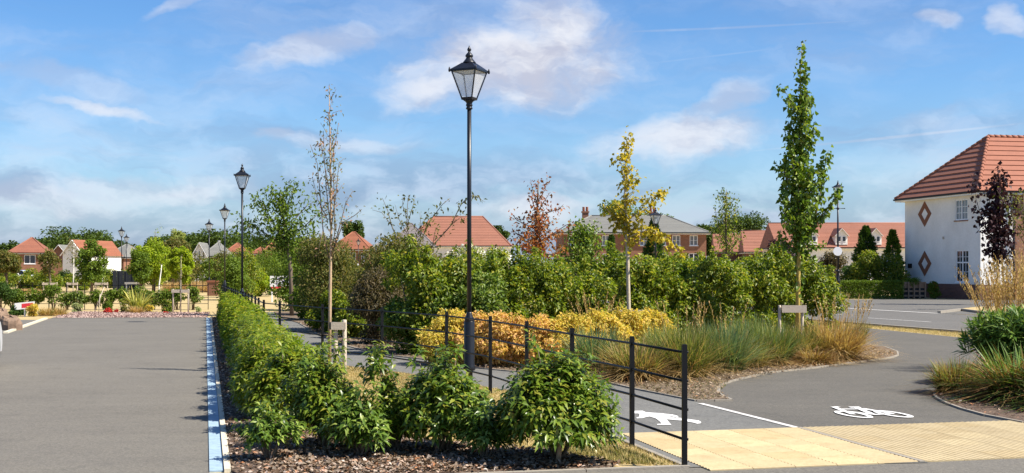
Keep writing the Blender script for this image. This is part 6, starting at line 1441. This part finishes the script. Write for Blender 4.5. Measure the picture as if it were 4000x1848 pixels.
# ================================================================== CARS
def make_car(label, loc, rotz, group=None):
    t = thing('parked_car', label, 'car', loc, rotz, group)      # forward = +y, centre at origin
    L, Wd, Hh = 4.3, 1.78, 1.48
    prof = [(-2.15, .35), (-2.15, .62), (-2.10, .88), (-1.95, 1.02), (-1.75, 1.05), (.95, .98), (1.55, .90), (1.95, .78), (2.12, .62), (2.15, .38), (2.08, .24), (-2.08, .24)]
    rows = [(-.5, .90), (-.86, .97), (-.97, 1), (-1, 1)]
    ws = [(-Wd/2, .0), (-Wd/2+.03, 1)]
    m = MB(); n = len(prof); secs = [(-1, .94), (-.93, .985), (-.75, 1), (.75, 1), (.93, .985), (1, .94)]
    vs = []
    for sx, k in secs: vs += [(sx*Wd/2, y*k, .24+(z-.24)*(1 if abs(sx) < .94 else .96)) for y, z in prof]
    fs = []
    for i in range(len(secs)-1):
        for j in range(n): fs.append((i*n+j, i*n+(j+1) % n, (i+1)*n+(j+1) % n, (i+1)*n+j))
    fs += [tuple(range(n))[::-1], tuple(range((len(secs)-1)*n, len(secs)*n))]
    m.add(vs, fs, False); body = obj('body', m, 'car_white', t)
    gh = [(-1.95, 1.0), (-1.55, 1.40), (-1.1, 1.48), (.0, 1.47), (.35, 1.40), (1.05, .98)]
    g = MB(); vv = [(-Wd*.47+.0, y, z) if z < 1.1 else (-Wd*.37, y, z) for y, z in gh]; vv += [(-x, y, z) for x, y, z in vv]; k = len(gh)
    g.add(vv, [tuple(range(k)), tuple(range(2*k-1, k-1, -1))]+[(i, k+i, k+i+1, i+1) for i in range(k-1)]); obj('glasshouse', g, 'car_glass', t)
    rf = MB(); rr = [(-1.57, 1.405), (-1.1, 1.487), (.0, 1.477), (.37, 1.405)]
    rf.add([(-Wd*.375, y, z+.012) for y, z in rr]+[(Wd*.375, y, z+.012) for y, z in rr], [(i, 4+i, 5+i, i+1) for i in range(3)]); obj('roof', rf, 'car_white', t)
    for sx in (-1, 1):
        for y0, z0, y1, z1 in ((-1.97, 1.02, -1.55, 1.42), (1.07, .99, .35, 1.41)): rf2 = MB(); rf2.bar((sx*Wd*.46, y0, z0), (sx*Wd*.375, y1, z1), .07); obj('pillar', rf2, 'car_white', t)
        for y in (-1.32, 1.34):
            w = MB(); prof_w = []
            def wl_(profl, nseg=24):
                q = MB(); vs = []
                for (rr_, xx) in profl:
                    for a in range(nseg): aa = 6.2832*a/nseg; vs.append((sx*xx, y+rr_*math.cos(aa), .325+rr_*math.sin(aa)))
                fs = [(i*nseg+a, i*nseg+(a+1) % nseg, (i+1)*nseg+(a+1) % nseg, (i+1)*nseg+a) for i in range(len(profl)-1) for a in range(nseg)]
                q.add(vs, fs, True); return q
            tyre = obj('wheel', wl_([(.20, Wd/2-.19), (.31, Wd/2-.19), (.325, Wd/2-.16), (.325, Wd/2-.01), (.31, Wd/2+.02), (.225, Wd/2+.015)]), 'rubber', t)
            rim = wl_([(.225, Wd/2+.012), (.20, Wd/2-.03), (.06, Wd/2-.01), (.0, Wd/2-.005)])
            obj('rim', rim, 'alloy', tyre)
            obj('arch', wl_([(.36, Wd/2-.2), (.36, Wd/2+.004), (.335, Wd/2+.006)]), 'rubber', t)
    for sx in (-1, 1):
        obj('headlight', MB().box(sx*.62-.17, 2.0, .62, sx*.62+.17, 2.10, .76), 'lamp_clear', t); obj('tail_light', MB().box(sx*.68-.14, -2.14, .72, sx*.68+.14, -2.02, .92), 'lamp_red', t)
        obj('mirror', MB().box(sx*.91-.05, .72, .98, sx*.91+.05, .80, 1.08), 'car_white', t)
    obj('number_plate', MB().box(-.26, -2.165, .5, .26, -2.14, .61), 'sign_white', t)
    return t
cp = np.array([XU(8, 21.6), 21.6]); cdir = VX; cr = UX
cc = cp-cr*.93-cdir*1.34
c_ = make_car('white car parked at the left edge of the car park', (cc[0]-.06, cc[1], .004), GA)
dup(c_, (XU(1018, 150), 150, .0), R(20), 'white car parked far off behind the white board', None)
for u, lab in ((20, 'pale car parked before the brick house at the far left'), (48, 'second pale car beside it before the brick house')): dup(c_, (XU(u, 120), 120, 0), R(80), lab, None)
